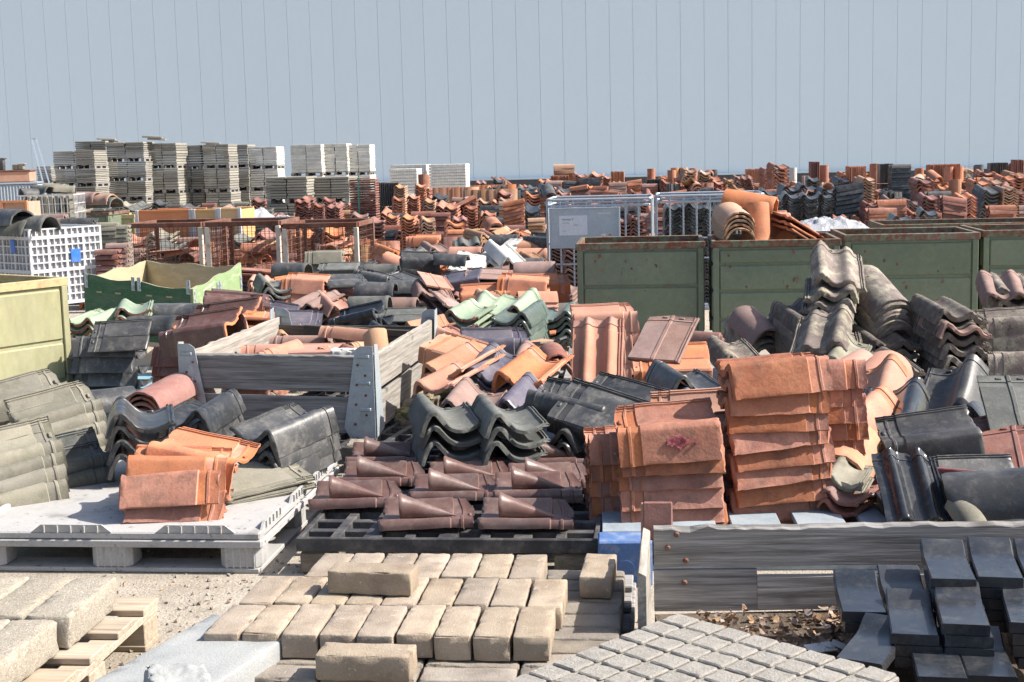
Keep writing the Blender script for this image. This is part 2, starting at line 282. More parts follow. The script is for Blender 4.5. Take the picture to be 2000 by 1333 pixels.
def tile_mb(kind, m, mirror=False, T=.014, seed=0, low=False, m_end=None):
    pr, L = PROF[kind]
    pr = list(pr)
    if low: pr = pr[::2] if pr[-1] in pr[::2] else pr[::2]+[pr[-1]]
    if mirror: pr = [(-x, z) for x, z in reversed(pr)]
    n = len(pr)
    nm = []
    for i in range(n):
        a, b = pr[max(i-1, 0)], pr[min(i+1, n-1)]; dx, dz = b[0]-a[0], b[1]-a[1]; l = math.hypot(dx, dz) or 1
        nm.append((-dz/l, dx/l))
    if low: ys = [(-L/2, 0, 1), (L/2, 0, 1)]
    elif kind in ('ridge', 'slate'):
        ys = [(-L/2, -.002, 1), (-L/2+.006, 0, 1), (-L/2+.04, .0, 1), (-L/2+.046, -.003, 1)]+[(-L/2+.05+(L-.06)*k/5, 0, 1) for k in range(1, 6)]+[(L/2, -.003, 1)]
    else:
        ys = [(-L/2, -.004, 1.5), (-L/2+.006, .001, 1.6), (-L/2+.022, .001, 1.4), (-L/2+.034, 0, 1)]
        ys += [(-L/2+.04+(L-.15)*k/5, 0, 1) for k in range(1, 6)]
        ys += [(L/2-.088, .0, 1), (L/2-.083, -.006, 1), (L/2-.05, -.006, 1), (L/2-.047, -.002, 1), (L/2-.038, -.002, 1), (L/2-.035, -.006, 1), (L/2-.008, -.006, 1), (L/2, -.004, 1)]
    b = MB(); vs = []
    for side in (0, 1):
        for (y, off, th) in ys:
            for i, (x, z) in enumerate(pr):
                k = off if side == 0 else -T*th
                nx, nz = nm[i]
                q = Vector((x+nx*k, y, z+nz*k))
                if not low:
                    q += noise.noise_vector(q*9+Vector((seed*5.1, 0, 0)))*.0035
                    if y in (ys[0][0], ys[-1][0]) or i in (0, n-1): q += noise.noise_vector(q*45+Vector((0, seed*3.3, 0)))*(.0065 if m in ('old', 'moss', 'moss2', 'tan') else .003)
                vs.append(tuple(q))
    if not low:
        rr = random.Random(seed*7+len(kind)+n*3+(5 if mirror else 0)); cps = []
        for _ in range(2+seed % 3): cps.append((rr.uniform(pr[0][0], pr[-1][0]), rr.uniform(.008, .022), rr.uniform(.006, .016), rr.choice((-1, 1, -1))))
        if seed % 2: cps.append((rr.choice((pr[0][0], pr[-1][0])), rr.uniform(.03, .06), rr.uniform(.02, .045), rr.choice((-1, 1))))
        for q_, v_ in enumerate(vs):
            x_, y_, z_ = v_; dy = 0
            for (cx_, wd_, dp_, sg_) in cps:
                e_ = max(0, 1-abs(x_-cx_)/wd_)*dp_*max(0, 1-(L/2+sg_*-1*-1*(-y_) if sg_ > 0 else L/2+y_)/.10)
                dy += -e_ if sg_ > 0 else e_
            vs[q_] = (x_, y_+dy, z_)
    m_ = len(ys); fs = []; A = lambda s, j, i: s*m_*n+j*n+i
    for j in range(m_-1):
        for i in range(n-1):
            fs.append((A(0, j, i), A(0, j, i+1), A(0, j+1, i+1), A(0, j+1, i)))
            fs.append((A(1, j, i), A(1, j+1, i), A(1, j+1, i+1), A(1, j, i+1)))
        fs.append((A(0, j, 0), A(0, j+1, 0), A(1, j+1, 0), A(1, j, 0)))
        fs.append((A(0, j, n-1), A(1, j, n-1), A(1, j+1, n-1), A(0, j+1, n-1)))
    b.add(vs, fs, m)
    ends = []
    for i in range(n-1):
        ends.append((A(0, 0, i), A(1, 0, i), A(1, 0, i+1), A(0, 0, i+1)))
        ends.append((A(0, m_-1, i), A(0, m_-1, i+1), A(1, m_-1, i+1), A(1, m_-1, i)))
    o = len(b.f); b.f += ends; b.m += [b.mi(m_end or m)]*len(ends)
    if not low and kind not in ('ridge', 'slate'):   # nibs under the head
        for sx in (-.05, .05): b.box((sx, L/2-.02, -.012), (.03, .014, .03), m_end or m, ch=.003)
    return b
ENDM = {'black': 'choco', 'brown': 'orange', 'green': 'choco', 'purple': 'mauve', 'gloss': 'black', 'teal': 'teal'}
TC = {}
def tile_mesh(kind, m, mirror, v):
    TH = {'moss': .021, 'moss2': .021, 'pale': .018, 'old': .019}.get(m, .014)
    k = (kind, m, mirror, v)
    if k not in TC: TC[k] = tile_mb(kind, m, mirror, TH, v).mesh('roof_tile', 38) if m not in ('brown', 'green') else tile_mb(kind, m, mirror, .014, v, m_end=ENDM[m]).mesh('roof_tile', 38)
    return TC[k]
NAMES = {'orange': 'orange clay', 'old': 'weathered orange', 'pink': 'pink clay', 'peach': 'pale orange', 'mauve': 'mauve brown', 'brown': 'glossy brown', 'choco': 'red brown',
         'black': 'black glazed', 'gloss': 'shiny black', 'anth': 'anthracite', 'grey': 'dark grey', 'pale': 'pale grey', 'white': 'white', 'moss': 'mossy grey',
         'moss2': 'dark mossy', 'green': 'green glazed', 'teal': 'dark green glazed', 'purple': 'violet glazed', 'tan': 'tan clay'}
NT = [0]
def one(kind, m, X, label, name=None, group=None):
    mir = kind.endswith('_m'); k = kind[:-2] if mir else kind
    nm = {'ridge': 'ridge_tile', 'slate': 'flat_tile', 'verge': 'verge_tile'}.get(k, 'roof_tile')
    o = link(name or nm, tile_mesh(k, m, mir, random.randrange(4)), None, X)
    tag(o, label, 'ridge tile' if k == 'ridge' else 'roof tile', group or NAMES[m]+' roof tiles'); NT[0] += 1
    return o
def S(kind, m, px, py, d, yaw, n, dz, where, rx=0., ry=0., jit=1., zf=.15, step=(0, 0), fan=0., scale=1., desc=None):
    """n tiles piled under the one whose middle is seen at photo pixel (px, py), d metres away"""
    p = P(px, py, d); top = p.z
    if n >= 3 and abs(yaw) < 45 and kind != 'ridge': rx *= .6
    if n == 0: n = max(1, min(9, int((top-zf)/dz)))
    for i in range(n):
        j = jit if i else jit*.4
        X = XF(p.x+step[0]*i+random.uniform(-.008, .008)*j, p.y+step[1]*i+random.uniform(-.008, .008)*j, top-dz*i, yaw+random.uniform(-2.2, 2.2)*j+fan*i,
               rx+random.uniform(-1.5, 1.5)*j, ry+random.uniform(-1.5, 1.5)*j) @ Matrix.Scale(scale, 4)
        wnd = desc or NAMES[m]
        tw = '' if 'tile' in wnd or 'ridge' in wnd or 'channel' in wnd else ' tile'
        lab = f"{wnd}{tw} {where}" if n == 1 else (f"{wnd}{tw}, lowest in {where}" if i == n-1 else f"{wnd}{tw}, {ORD[i]} down in {where}" if i else f"{wnd}{tw}, topmost of {where}")
        one(kind, m, X, lab)
# ================================================================== SETTING
YW = -6.0
b = MB(); b.add([(-900, -900, 0), (900, -900, 0), (900, 900, 0), (-900, 900, 0)], [(0, 1, 2, 3)], 'peb')
m = mat('sandy_yard_ground', (.46, .41, .34), (.33, .285, .23), .95, 2.2, dirt=(.20, .17, .13), dscale=5, damt=.55, spots=(.17, .13, .09), sscale=45, samt=.63, bump=1., bscale=70, var=0, bdist=.012)
M['ground'] = m; b.mats = ['ground']
tag(link('ground', b.mesh('ground')), kind='structure')

# warehouse wall: cladding panels over a dark brick plinth
wz = 61.0
WX = Matrix.Translation((0, wz, 0)) @ Matrix.Rotation(R(YW), 4, 'Z')
wh = thing('warehouse', 'long pale blue metal clad warehouse wall closing the yard', 'building', WX)
wm = mat('pale_blue_cladding', (.63, .745, .83), (.62, .735, .82), rough=.8, scale=.3, spec=.05, bump=0, bscale=300, var=.008, dust=0)
M['clad'] = wm
b = MB()
for k in range(-48, 49):
    x = k*1.0
    b.box((x, .04, 6.85), (.991, .08, 12.6), 'clad')
part('cladding_panels', b, wh)
b = MB(); b.box((0, .16, 6.85), (97, .1, 12.6), 'seam'); M['seam'] = mat('seam_shadow_gap', (.58, .67, .73), (.57, .66, .72), .6, 4, bump=0, dust=0, var=0)
part('seam_backing', b, wh)
bm_ = bpy.data.materials.new('dark_brick'); bm_.use_nodes = True; t = bm_.node_tree
br = t.nodes.new('ShaderNodeTexBrick'); br.inputs['Color1'].default_value = (.045, .05, .065, 1); br.inputs['Color2'].default_value = (.065, .065, .08, 1); br.inputs['Mortar'].default_value = (.10, .10, .11, 1)
br.inputs['Scale'].default_value = 1; br.inputs['Brick Width'].default_value = .21; br.inputs['Row Height'].default_value = .065; br.inputs['Mortar Size'].default_value = .008
tcn = t.nodes.new('ShaderNodeTexCoord'); sp = t.nodes.new('ShaderNodeSeparateXYZ'); cb = t.nodes.new('ShaderNodeCombineXYZ')
t.links.new(tcn.outputs['Object'], sp.inputs[0]); t.links.new(sp.outputs[0], cb.inputs[0]); t.links.new(sp.outputs[2], cb.inputs[1]); t.links.new(cb.outputs[0], br.inputs[0])
t.links.new(br.outputs[0], t.nodes['Principled BSDF'].inputs[0]); M['brick'] = bm_
b = MB(); b.box((0, .1, .24), (97, .3, .48), 'brick'); part('brick_plinth', b, wh)
b = MB(); b.box((0, -.06, .515), (97, .2, .06), 'drip'); M['drip'] = mat('pale_drip_trim', (.55, .66, .72), (.5, .62, .7), .4, 4, bump=0, var=0)
part('drip_trim', b, wh)
# ------------------------------------------------------------------ far paving slabs on pallets (each strapped pack is one thing)
def slab_pack(m, wx, wy, h, layers, cols, seed):
    random.seed(seed); b = MB(); lh = h/layers
    for j in range(cols):
        for i in range(layers):
            b.box(((j+.5)*wx/cols-wx/2+random.uniform(-.012, .012), random.uniform(-.012, .012), lh*(i+.5)), (wx/cols-.02, wy-.03, lh-.011), m, ch=.006)
    return b.mesh('paving_slab_pack')
PACKS = {}
def small_pallet(wx, wy, m='wgrey'):
    b = MB()
    for k in range(5): b.box(((k-2)*wx/4.6, 0, .095), (.1, wy, .02), m)
    for k in (-1, 0, 1):
        b.box((k*(wx/2-.06), 0, .075), (.1, wy, .018), m)
        for j in (-1, 0, 1): b.box((k*(wx/2-.06), j*(wy/2-.07), .034), (.09, .12, .064), m)
    return b.mesh('wooden_pallet')
SP = {}
def slab_column(px, py_top, d, wpx, tiers, m, where, cols=2, packh=None, dep=.95, layers=8, first=''):
    p = P(px, py_top, d); wx = wpx*d/F_PX; tot = p.z
    hh = tot/tiers
    for k in range(tiers):
        key = (m, round(wx, 1), round(hh, 2), k % 3)
        if key not in PACKS: PACKS[key] = slab_pack(m, wx, dep, hh-.106, layers, cols, len(PACKS)+3)
        kk = (round(wx, 1),)
        if kk not in SP: SP[kk] = small_pallet(wx, dep)
        X = XF(p.x+random.uniform(-.02, .02), d+dep/2+random.uniform(-.03, .03), hh*k, YW+random.uniform(-2, 2))
        tier = ['lowest', 'second lowest', 'third lowest', 'fourth lowest'][k]
        if k == tiers-1 and tiers > 1: tier = 'topmost'
        tag(link('wooden_pallet', SP[kk], None, X), f'weathered pallet under the {tier} pack {where}', 'pallet', 'pallets between the slab packs')
        tag(link('paving_slab_pack', PACKS[key], None, X @ Matrix.Translation((0, 0, .107))), f"{'pale' if m != 'slab' else 'grey'} paving slab pack, {tier} {where}", 'slab pack', 'packs of paving slabs')
for a in [
    (90, 325, 41, 30, 3, 'slab', 'in the narrow column at the far left'),
    (147, 295, 39, 84, 4, 'slab', 'in the front left slab column'),
    (178, 276, 43, 62, 4, 'slab', 'in the column behind the front left slabs'),
    (247, 278, 40, 76, 4, 'slab', 'in the second slab column'),
    (318, 280, 40.5, 60, 3, 'slab', 'in the third slab column'),
    (372, 284, 41.5, 52, 3, 'slab', 'in the fourth slab column'),
    (424, 282, 41, 54, 3, 'slab', 'in the fifth slab column'),
    (462, 283, 43, 48, 3, 'slab', 'in the sixth slab column'),
    (515, 287, 43, 56, 3, 'slabw', 'in the slab column ending the left row'),
    (600, 283, 47, 62, 2, 'slabw', 'in the left half of the pale stack'),
    (655, 281, 47.3, 50, 2, 'slabw', 'in the middle of the pale stack'),
    (700, 283, 47.6, 48, 2, 'slabw', 'at the right end of the pale stack'),
    (562, 346, 32, 84, 2, 'slab', 'in the low stack below the pale slabs'),
    (648, 346, 32.5, 76, 2, 'slab', 'in the low stack beside the red tiles')]:
    slab_column(*a, cols=(2 if a[3] > 40 else 1))
# loose slabs lying on top of the packs
for (px, py, d, lab) in [(290, 268, 40, 'thin loose slab lying on the highest slab column'), (405, 279, 41, 'loose slab on the fifth slab column'), (200, 272, 43, 'loose slab on the rear left slab column')]:
    p = P(px, py, d); b = MB(); b.box((0, 0, 0), (.55, .4, .05), 'slab', ch=.006)
    b.box((.12, .05, -.055), (.5, .4, .05), 'slab', ch=.006); tag(link('paving_slab', b.mesh('paving_slab'), None, XF(p.x, d+.45, p.z-.0, 8, 0, 4)), lab, 'paving slab')
# white brick cubes
def brick_cube(px, py, d, wx, h, lab):
    p = P(px, py, d); b = MB(); n = int(h/.09)
    for i in range(n):
        nb = int(wx/.06)
        for j in range(nb): b.box(((j+.5)*wx/nb-wx/2, 0, (i+.5)*h/n), (wx/nb-.006, 1.0, h/n-.012), 'whitew')
    tag(link('white_brick_pack', b.mesh('white_brick_pack'), None, XF(p.x, d+.5, p.z-h, YW)), lab, 'brick pack', 'packs of white bricks')
for (px, py, d, wx, h, lab) in [(800, 322, 48, 1.25, .98, 'white brick pack at the left behind the orange tiles'), (876, 321, 47, 1.25, .98, 'white brick pack standing clear against the wall'),
                                (790, 330, 45, .9, .8, 'smaller white brick pack in front of the left one')]:
    brick_cube(px, py, d, wx, h, lab)

def letters(txt, size, ext, m, parent, loc, sx=1.):
    f = bpy.data.curves.new('lettering', 'FONT'); f.body = txt; f.size = size; f.extrude = ext
    o = bpy.data.objects.new('tmp', f); C.objects.link(o); dg = bpy.context.evaluated_depsgraph_get()
    me = bpy.data.meshes.new_from_object(o.evaluated_get(dg)); bpy.data.objects.remove(o); me.materials.clear(); me.materials.append(M[m]); me.name = 'lettering'
    o = bpy.data.objects.new('lettering', me); C.objects.link(o); o.parent = parent; o.rotation_euler = (R(90), 0, 0); o.location = loc; o.scale = (sx, 1, 1)
# ------------------------------------------------------------------ steel containers
def container(x, y, yaw, w, dp, h, m, rim, lab, ribs=(.30,), seed=0):
    t = thing('steel_container', lab, 'container', XF(x, y, 0, yaw), 'open steel containers')
    b = MB(); z0 = .10
    for s in (-1, 1):
        b.box((0, s*(dp/2-.012), (h-.06+z0)/2), (w-.08, .016, h-.06-z0), m)
        b.box((s*(w/2-.012), 0, (h-.06+z0)/2), (.016, dp-.08, h-.06-z0), m)
    zs = [z0+.02]+[h-.08-r for r in sorted(ribs, reverse=True)]
    part('side_walls', b, t)
    # pressed panels between ribs: raised sheets with bevel
    b = MB(); edges = [z0+.01]+[h*r for r in sorted(ribs)]+[h-.065]
    for a, c in zip(edges[:-1], edges[1:]):
        b.box((0, -dp/2+.001, (a+c)/2), (w-.10, .020, c-a-.022), m, ch=.009); b.box((0, dp/2-.001, (a+c)/2), (w-.10, .020, c-a-.022), m, ch=.009)
        for s in (-1, 1): b.box((s*(w/2-.001), 0, (a+c)/2), (.020, dp-.10, c-a-.022), m, ch=.009)
    part('pressed_panel', b, t)
    for sx in (-1, 1):
        for sy in (-1, 1):
            b = MB(); b.box((sx*(w/2-.02), sy*(dp/2-.001), (h-.055)/2+.02), (.045, .03, h-.095), m, ch=.003); part('corner_post', b, t)
    b = MB()
    for s in (-1, 1):
        b.box((0, s*(dp/2-.004), h-.028), (w+.03, .036, .056), rim, ch=.004); b.box((s*(w/2-.003), 0, h-.0285), (.036, dp-.045, .055), rim, ch=.004)
    part('rim', b, t)
    b = MB(); b.box((0, 0, .11), (w-.09, dp-.09, .02), m)
    part('floor_sheet', b, t)
    for sx in (-1, 1):
        b = MB(); b.box((sx*(w/2-.07), 0, .05), (.08, dp-.02, .096), m, ch=.004); part('foot', b, t)
    return t
def rust_marks(t, w, dp, h, seed):
    q = random.Random(seed)
    for k in range(7):
        b = MB(); x = q.uniform(-w/2+.08, w/2-.08); z = h-.09-abs(q.gauss(0, .16)) if k < 5 else q.uniform(.2, h-.2); s_ = q.uniform(.003, .013)
        pts = []
        n_ = 11
        for j in range(n_):
            a_ = 2*math.pi*j/n_; rr = s_*q.uniform(.5, 1.3); pts.append((x+rr*math.cos(a_), z+rr*math.sin(a_)*(1.7 if math.sin(a_) < 0 else 1.)))
        b.prism(pts, -dp/2-.0112, -dp/2-.0085, 'rust'); part('rust_patch', b, t)
def container_at(pxl, pxr, py, d, w_h, yaw, m, rim, lab, ribs, dp=.85, h=.86):
    a = P(pxl, py, d); c = P(pxr, py, d); w = (c.x-a.x)/math.cos(R(yaw))
    cx, cy = (a.x+c.x)/2, d
    X = Matrix.Rotation(R(yaw), 4, 'Z') @ Vector((0, dp/2, 0))
    t = container(cx+X.x, cy+X.y, yaw, w, dp, h, m, rim, lab, ribs)
    if d < 12: rust_marks(t, w, dp, h, int(pxl))
    return t
container_at(1128, 1372, 475, 11.35, 0, YW, 'olive', 'rim', 'empty green steel container with rust on its rim, left of the row', (.58,))
container_at(1395, 1636, 475, 11.1, 0, YW, 'olive', 'rim', 'green steel container filled with orange tile pieces', (.27, .53, .78), h=.87)
container_at(1654, 1906, 466, 11.3, 0, YW, 'olive', 'rim', 'empty green steel container behind the mossy tile heap', (.60,), h=.88)
container_at(1926, 2190, 463, 11.25, 0, YW, 'olive', 'rim', 'green steel container cut off by the right picture edge', (.66,), h=.89)
container_at(1730, 2080, 448, 13.6, 0, YW, 'olive', 'rim', 'green steel container standing behind the row, only its rim showing', (.6,), h=.82)
container(-3.66, 8.98, 54, 1.12, 1.0, .87, 'olivel', 'riml', 'pale green steel container in the sun at the left edge', (.52-.0, .22))
container_at(131, 212, 405, 23, 0, YW, 'olive', 'rim', 'small green steel container far back at the left', (.5,), h=.82, dp=.9)
container_at(216, 262, 418, 23.5, 0, YW, 'olivel', 'riml', 'pale green container behind the small green one', (.5,), h=.75, dp=.9)

# ------------------------------------------------------------------ rusty wire cages in a row
def wire_panel(b, x0, x1, z0, z1, m, axis='x', off=0., nx=14, nz=12, r=.0022):
    for i in range(nx+1):
        u = x0+(x1-x0)*i/nx
        if axis == 'x': b.box((u, off, (z0+z1)/2), (2*r, 2*r, z1-z0), m)
        else: b.box((off, u, (z0+z1)/2), (2*r, 2*r, z1-z0), m)
    for k in range(1, nz):
        z = z0+(z1-z0)*k/nz
        if axis == 'x': b.box(((x0+x1)/2, off+.004, z), (x1-x0, 2*r, 2*r), m)
        else: b.box((off+.004, (x0+x1)/2, z), (2*r, x1-x0, 2*r), m)
def cage(pxl, pxr, py, d, dp, h, lab, posts=('rust', 'rustw')):
    a = P(pxl, py, d); c = P(pxr, py, d); w = c.x-a.x
    h = a.z; X = XF((a.x+c.x)/2, d, 0, YW)
    t = thing('wire_cage', lab, 'wire cage', X, 'rusty wire cages')
    for hi in (0, 1):
        b = MB()
        for s in (0, 1):
            z_ = h-.03 if hi else .03
            b.box((0, s*dp, z_), (w+.02, .05, .055), 'rust', ch=.004); b.box(((s-.5)*w, dp/2, z_-.0005), (.05, dp-.048, .053), 'rust', ch=.004)
        part('top_frame' if hi else 'bottom_frame', b, t)
    for sx in (0, 1):
        for sy in (0, 1):
            b = MB(); b.box(((sx-.5)*(w-.01), sy*dp-.002, h/2), (.05, .052, h-.12), posts[1] if sy == 0 else posts[0], ch=.004); part('post', b, t)
    b = MB()
    wire_panel(b, -w/2, w/2, .05, h-.05, 'rust', 'x', 0, 16, 11, .0019); wire_panel(b, -w/2, w/2, .05, h-.05, 'rust', 'x', dp, 16, 11, .0019)
    for s in (0, 1): wire_panel(b, 0, dp, .05, h-.05, 'rust', 'y', (s-.5)*w, 14, 11, .0019)
    part('wire_mesh', b, t)
    b = MB(); b.box((0, dp/2, .03), (w-.06, dp-.06, .02), 'rust'); part('floor_sheet', b, t)
    return X, w, dp
CG = [cage(248, 394, 437, 16.2, .9, .72, 'rusty wire cage at the left end of the cage row'),
      cage(401, 545, 434, 16.0, .9, .75, 'rusty wire cage in the middle of the cage row'),
      cage(553, 697, 437, 15.8, .9, .78, 'rusty wire cage at the right end with white post')]

# ------------------------------------------------------------------ galvanised tube frames (tank cages)
def tank_cage(pxl, pxr, py, d, dp, h, lab, plate):
    a = P(pxl, py, d); c = P(pxr, py, d); w = c.x-a.x; r = .012; h = a.z
    t = thing('tank_cage', lab, 'tank cage', XF((a.x+c.x)/2, d, .015, YW), 'galvanised tank cages')
    b = MB()
    for z in (h, h-.06):
        for s in (0, 1): b.cyl((-w/2+.03, s*dp, z), (w/2-.03, s*dp, z), r, 'galvb', n=8); b.cyl(((s-.5)*w, .03, z), ((s-.5)*w, dp-.03, z), r, 'galvb', n=8)
        for sx in (-1, 1):
            for (y0, y1) in ((0, .03), (dp, dp-.03)): b.cyl((sx*(w/2-.03), y0, z), (sx*w/2, y1, z), r, 'galvb', n=8)
    for z in (h-.42, h-.62, .03):
        for s in (0, 1): b.cyl((-w/2, s*dp, z), (w/2, s*dp, z), r*.8, 'galvb', n=6); b.cyl(((s-.5)*w, 0, z), ((s-.5)*w, dp, z), r*.8, 'galvb', n=6)
    part('rails', b, t, 60)
    b = MB()
    n = 8
    for s in (0, 1):
        for i in range(n+1):
            x = -w/2+w*i/n; b.cyl((x, s*dp+.013, .02), (x, s*dp+.013, h-.01), r*.8, 'galvb', n=6)
        for i in range(1, 6):
            y = dp*i/6; b.cyl(((s-.5)*w+.012*(1 if s else -1), y, .02), ((s-.5)*w+.012*(1 if s else -1), y, h-.01), r*.8, 'galvb', n=6)
    part('bars', b, t, 60)
    b = MB(); b.box((0, dp/2, .0), (w, dp, .03), 'galvb'); part('base_sheet', b, t)
    if plate:
        b = MB(); b.box((-w/2+.36, -.022, h-.27), (.68, .012, .39), 'galvb', ch=.003)
        for (x0, sx, z0, sz) in ((-w/2+.36, .66, h-.085, .012), (-w/2+.36, .66, h-.455, .012), (-w/2+.035, .012, h-.27, .37), (-w/2+.685, .012, h-.27, .37)): b.box((x0, -.031, z0), (sx, .006, sz), 'galvb')
        pl = part('name_plate', b, t)
        b = MB(); b.box((-w/2+.25, -.030, h-.245), (.27, .003, .19), 'paper'); part('paper_label', b, pl)
        for (txt, x, z, s) in (('Sumitex Z', -w/2+.145, h-.195, .026), ('11/09  240 kg', -w/2+.145, h-.225, .012), ('lot 0417', -w/2+.145, h-.30, .012), ('net 1000 l', -w/2+.25, h-.245, .012)):
            letters(txt, s, .0004, 'ink', pl, (x, -.0325, z))
        b = MB()
        random.seed(4)
        for k in range(14): b.box((-w/2+.56+random.uniform(-.04, .05), -.0295, h-.37+random.uniform(-.035, .045)), (random.uniform(.012, .035), .002, random.uniform(.02, .06)), 'whitew')
        b.box((-w/2+.55, -.0295, h-.135), (.12, .002, .012), 'whitew')
        part('paint_scuff', b, pl)
tank_cage(1068, 1272, 395, 13.4, .85, .92, 'silver tank cage with metal plate and paper label', True)
tank_cage(1283, 1490, 387, 13.9, .85, .92, 'silver tank cage holding black tiles, without a plate', False)

# ------------------------------------------------------------------ white plastic crate with blue labels
def plastic_crate(x, y, yaw, w, dp, z0, h, lab):
    t = thing('plastic_crate', lab, 'crate', XF(x, y, z0, yaw))
    b = MB()
    for (ax, ln, off) in (('x', w, 0), ('x', w, dp), ('y', dp, -w/2), ('y', dp, w/2)):
        n = int(ln/.062)
        for i in range(n+1):
            u = ln*i/n; wd = .010 if i % 3 else .026
            if ax == 'x': b.box((u-w/2, off, h/2), (wd, .02, h), 'wplas')
            else: b.box((off, u, h/2), (.02, wd, h), 'wplas')
        for k in range(10):
            z = h*k/9
            if ax == 'x': b.box((0, off, z), (ln+.02, .024, .014 if k % 4 else .034), 'wplas')
            else: b.box((off, dp/2, z), (.024, ln+.02, .014 if k % 4 else .034), 'wplas')
        if ax == 'x': b.box((0, off+(.02 if off == 0 else -.02), h/2), (ln, .004, h), 'wplas')
        else: b.box((off+(.02 if off < 0 else -.02), dp/2, h/2), (.004, ln, h), 'wplas')
    part('ribbed_walls', b, t)
    b = MB(); b.box((w/2+.016, dp*.62, h*.62), (.006, .11, .13), 'bluel'); part('blue_label', b, t)
    b = MB(); b.box((w*.28, -.016, h*.78), (.07, .006, .13), 'bluel'); b.box((-w*.15, -.016, h*.66), (.4, .006, .11), 'bluel'); part('blue_label', b, t)
    b = MB(); b.box((0, dp/2, h-.02), (w-.04, dp-.04, .01), 'wplas'); part('inner_floor', b, t)
    for sx in (-1, 1):
        for yy in (.08, dp-.08):
            b = MB(); b.box((sx*(w/2-.08), yy, -.13), (.12, .12, .25), 'wplas', ch=.01); part('foot', b, t)
c = P(56, 450, 13.4)
_w = 1.2; yaw = -38+0
X = Matrix.Rotation(R(yaw), 4, 'Z') @ Vector((-_w/2, 0, 0))
plastic_crate(c.x+X.x, c.y+X.y, yaw, _w, .80, .26, c.z-.26, 'white ribbed plastic crate with blue labels at the left')

# ------------------------------------------------------------------ chipped green plywood crate without lid
def plywood_crate():
    FL, FR, RR, RL = P(162, 530, 11.6), P(375, 560, 10.7), P(470, 500, 12.0), P(284, 500, 13.0)
    zt = [.66, .60, .70, .70]
    pts = [Vector((q.x, q.y, 0)) for q in (FL, FR, RR, RL)]
    t = thing('plywood_crate', 'open crate of chipped green plywood boards with metal corners', 'crate', XF(pts[0].x, pts[0].y, 0, 0))
    o = pts[0]
    def board(name, a, b_, mo, mi, z0, tops, holes=True, lab=None, WV=.02):
        a = a-o; b_ = b_-o; dv = (b_-a); ln = dv.length; ang = math.degrees(math.atan2(dv.y, dv.x))
        X = XF(a.x, a.y, 0, ang); b = MB(); n = 24
        th = .018
        vs = []
        for i in range(n+1):
            u = i/n; zz = tops[0]+(tops[1]-tops[0])*u - .05*math.exp(-((u-.75)/.22)**4)*0 - (WV if .12 < u < .46 or .56 < u < .94 else 0.)*min(1, 8*min(abs(u-.12), abs(u-.46), abs(u-.56), abs(u-.94)))
            vs.append((ln*u, zz))
        for (y0, mm) in ((0., mo), (th/2, mi)):
            poly = [(ln, z0), (0, z0)]+vs
            b.prism([(p[0], p[1]) for p in poly], y0, y0+th/2-.0008, mm, X)
        q = part(name, b, t, label=lab)
        b = MB()
        for u in (.15, .33, .62, .80):
            b.box((ln*u, -.002, tops[0]*.72+z0*.28), (.075, .003, .013), 'beige', X, rz=0)
        b.box((ln*.3, -.002, z0+.1), (.08, .003, .013), 'beige', X)
        part('hand_slot', b, q)
        b = MB()
        for u in (.03, .48, .535, .97):
            for zz in (tops[0]-.06, z0+.09):
                b.box((ln*u, -.004, zz), (.045, .004, .11), 'galv', X)
                for dz in (-.028, .028): b.cyl((X @ Vector((ln*u, -.005, zz+dz))), (X @ Vector((ln*u, -.011, zz+dz))), .014, 'galv', n=8)
        part('metal_hinge', b, q)
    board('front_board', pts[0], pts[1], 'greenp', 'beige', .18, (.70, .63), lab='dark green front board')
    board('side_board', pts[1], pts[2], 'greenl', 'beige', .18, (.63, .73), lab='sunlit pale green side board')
    board('rear_board', pts[2], pts[3], 'greenp', 'beige', .18, (.70, .70))
    board('side_board', pts[3], pts[0], 'greenp', 'beige', .18, (.70, .68))
plywood_crate()

# ------------------------------------------------------------------ plank collar in the middle (four corner irons, stacked planks)
def plank(b, a, c, z0, z1, th, m, seed=0, inward=1, ragged=0.):
    """plank standing on edge from a to c; the top edge can be ragged"""
    a = Vector((a[0], a[1])); c = Vector((c[0], c[1])); dv = c-a; ln = dv.length; ang = math.degrees(math.atan2(dv.y, dv.x))
    X = XF(a.x, a.y, 0, ang); n = max(2, int(ln/.03)); vs = []; fs = []
    for i in range(n+1):
        u = ln*i/n
        rt = (noise.noise(Vector((u*14+seed, seed*2, 0)))*.5-.35)*ragged*2 if ragged else 0
        rb = noise.noise(Vector((u*3+seed*3, 5, 0)))*.004; rt += noise.noise(Vector((u*3+seed, 9, 0)))*.004
        w = noise.noise(Vector((u*2+seed, 1, 3)))*.004
        for (y, z) in ((w, z0+rb), (w, z1-.004+rt), (w+.004, z1+rt), (w+th-.004, z1+rt*.4), (w+th, z1-.004+rt*.4), (w+th, z0+rb)):
            vs.append((u, y, z))
    for i in range(n):
        for k in range(6): fs.append((i*6+k, (i+1)*6+k, (i+1)*6+(k+1) % 6, i*6+(k+1) % 6))
    fs += [tuple(reversed(range(6))), tuple(n*6+k for k in range(6))]
    fs = [tuple(reversed(f)) for f in fs]
    b.add(vs, fs, m, X)
def plank_part(parent, a, c, z0, z1, th, m, seed=0, ragged=0., label=None):
    a = Vector((a[0], a[1])); c = Vector((c[0], c[1])); dv = c-a; b = MB(); plank(b, (0, 0), (dv.length, 0), z0, z1, th, m, seed, ragged=ragged)
    o = part('plank', b, parent, label=label); o.matrix_local = XF(a.x, a.y, 0, math.degrees(math.atan2(dv.y, dv.x))); return o
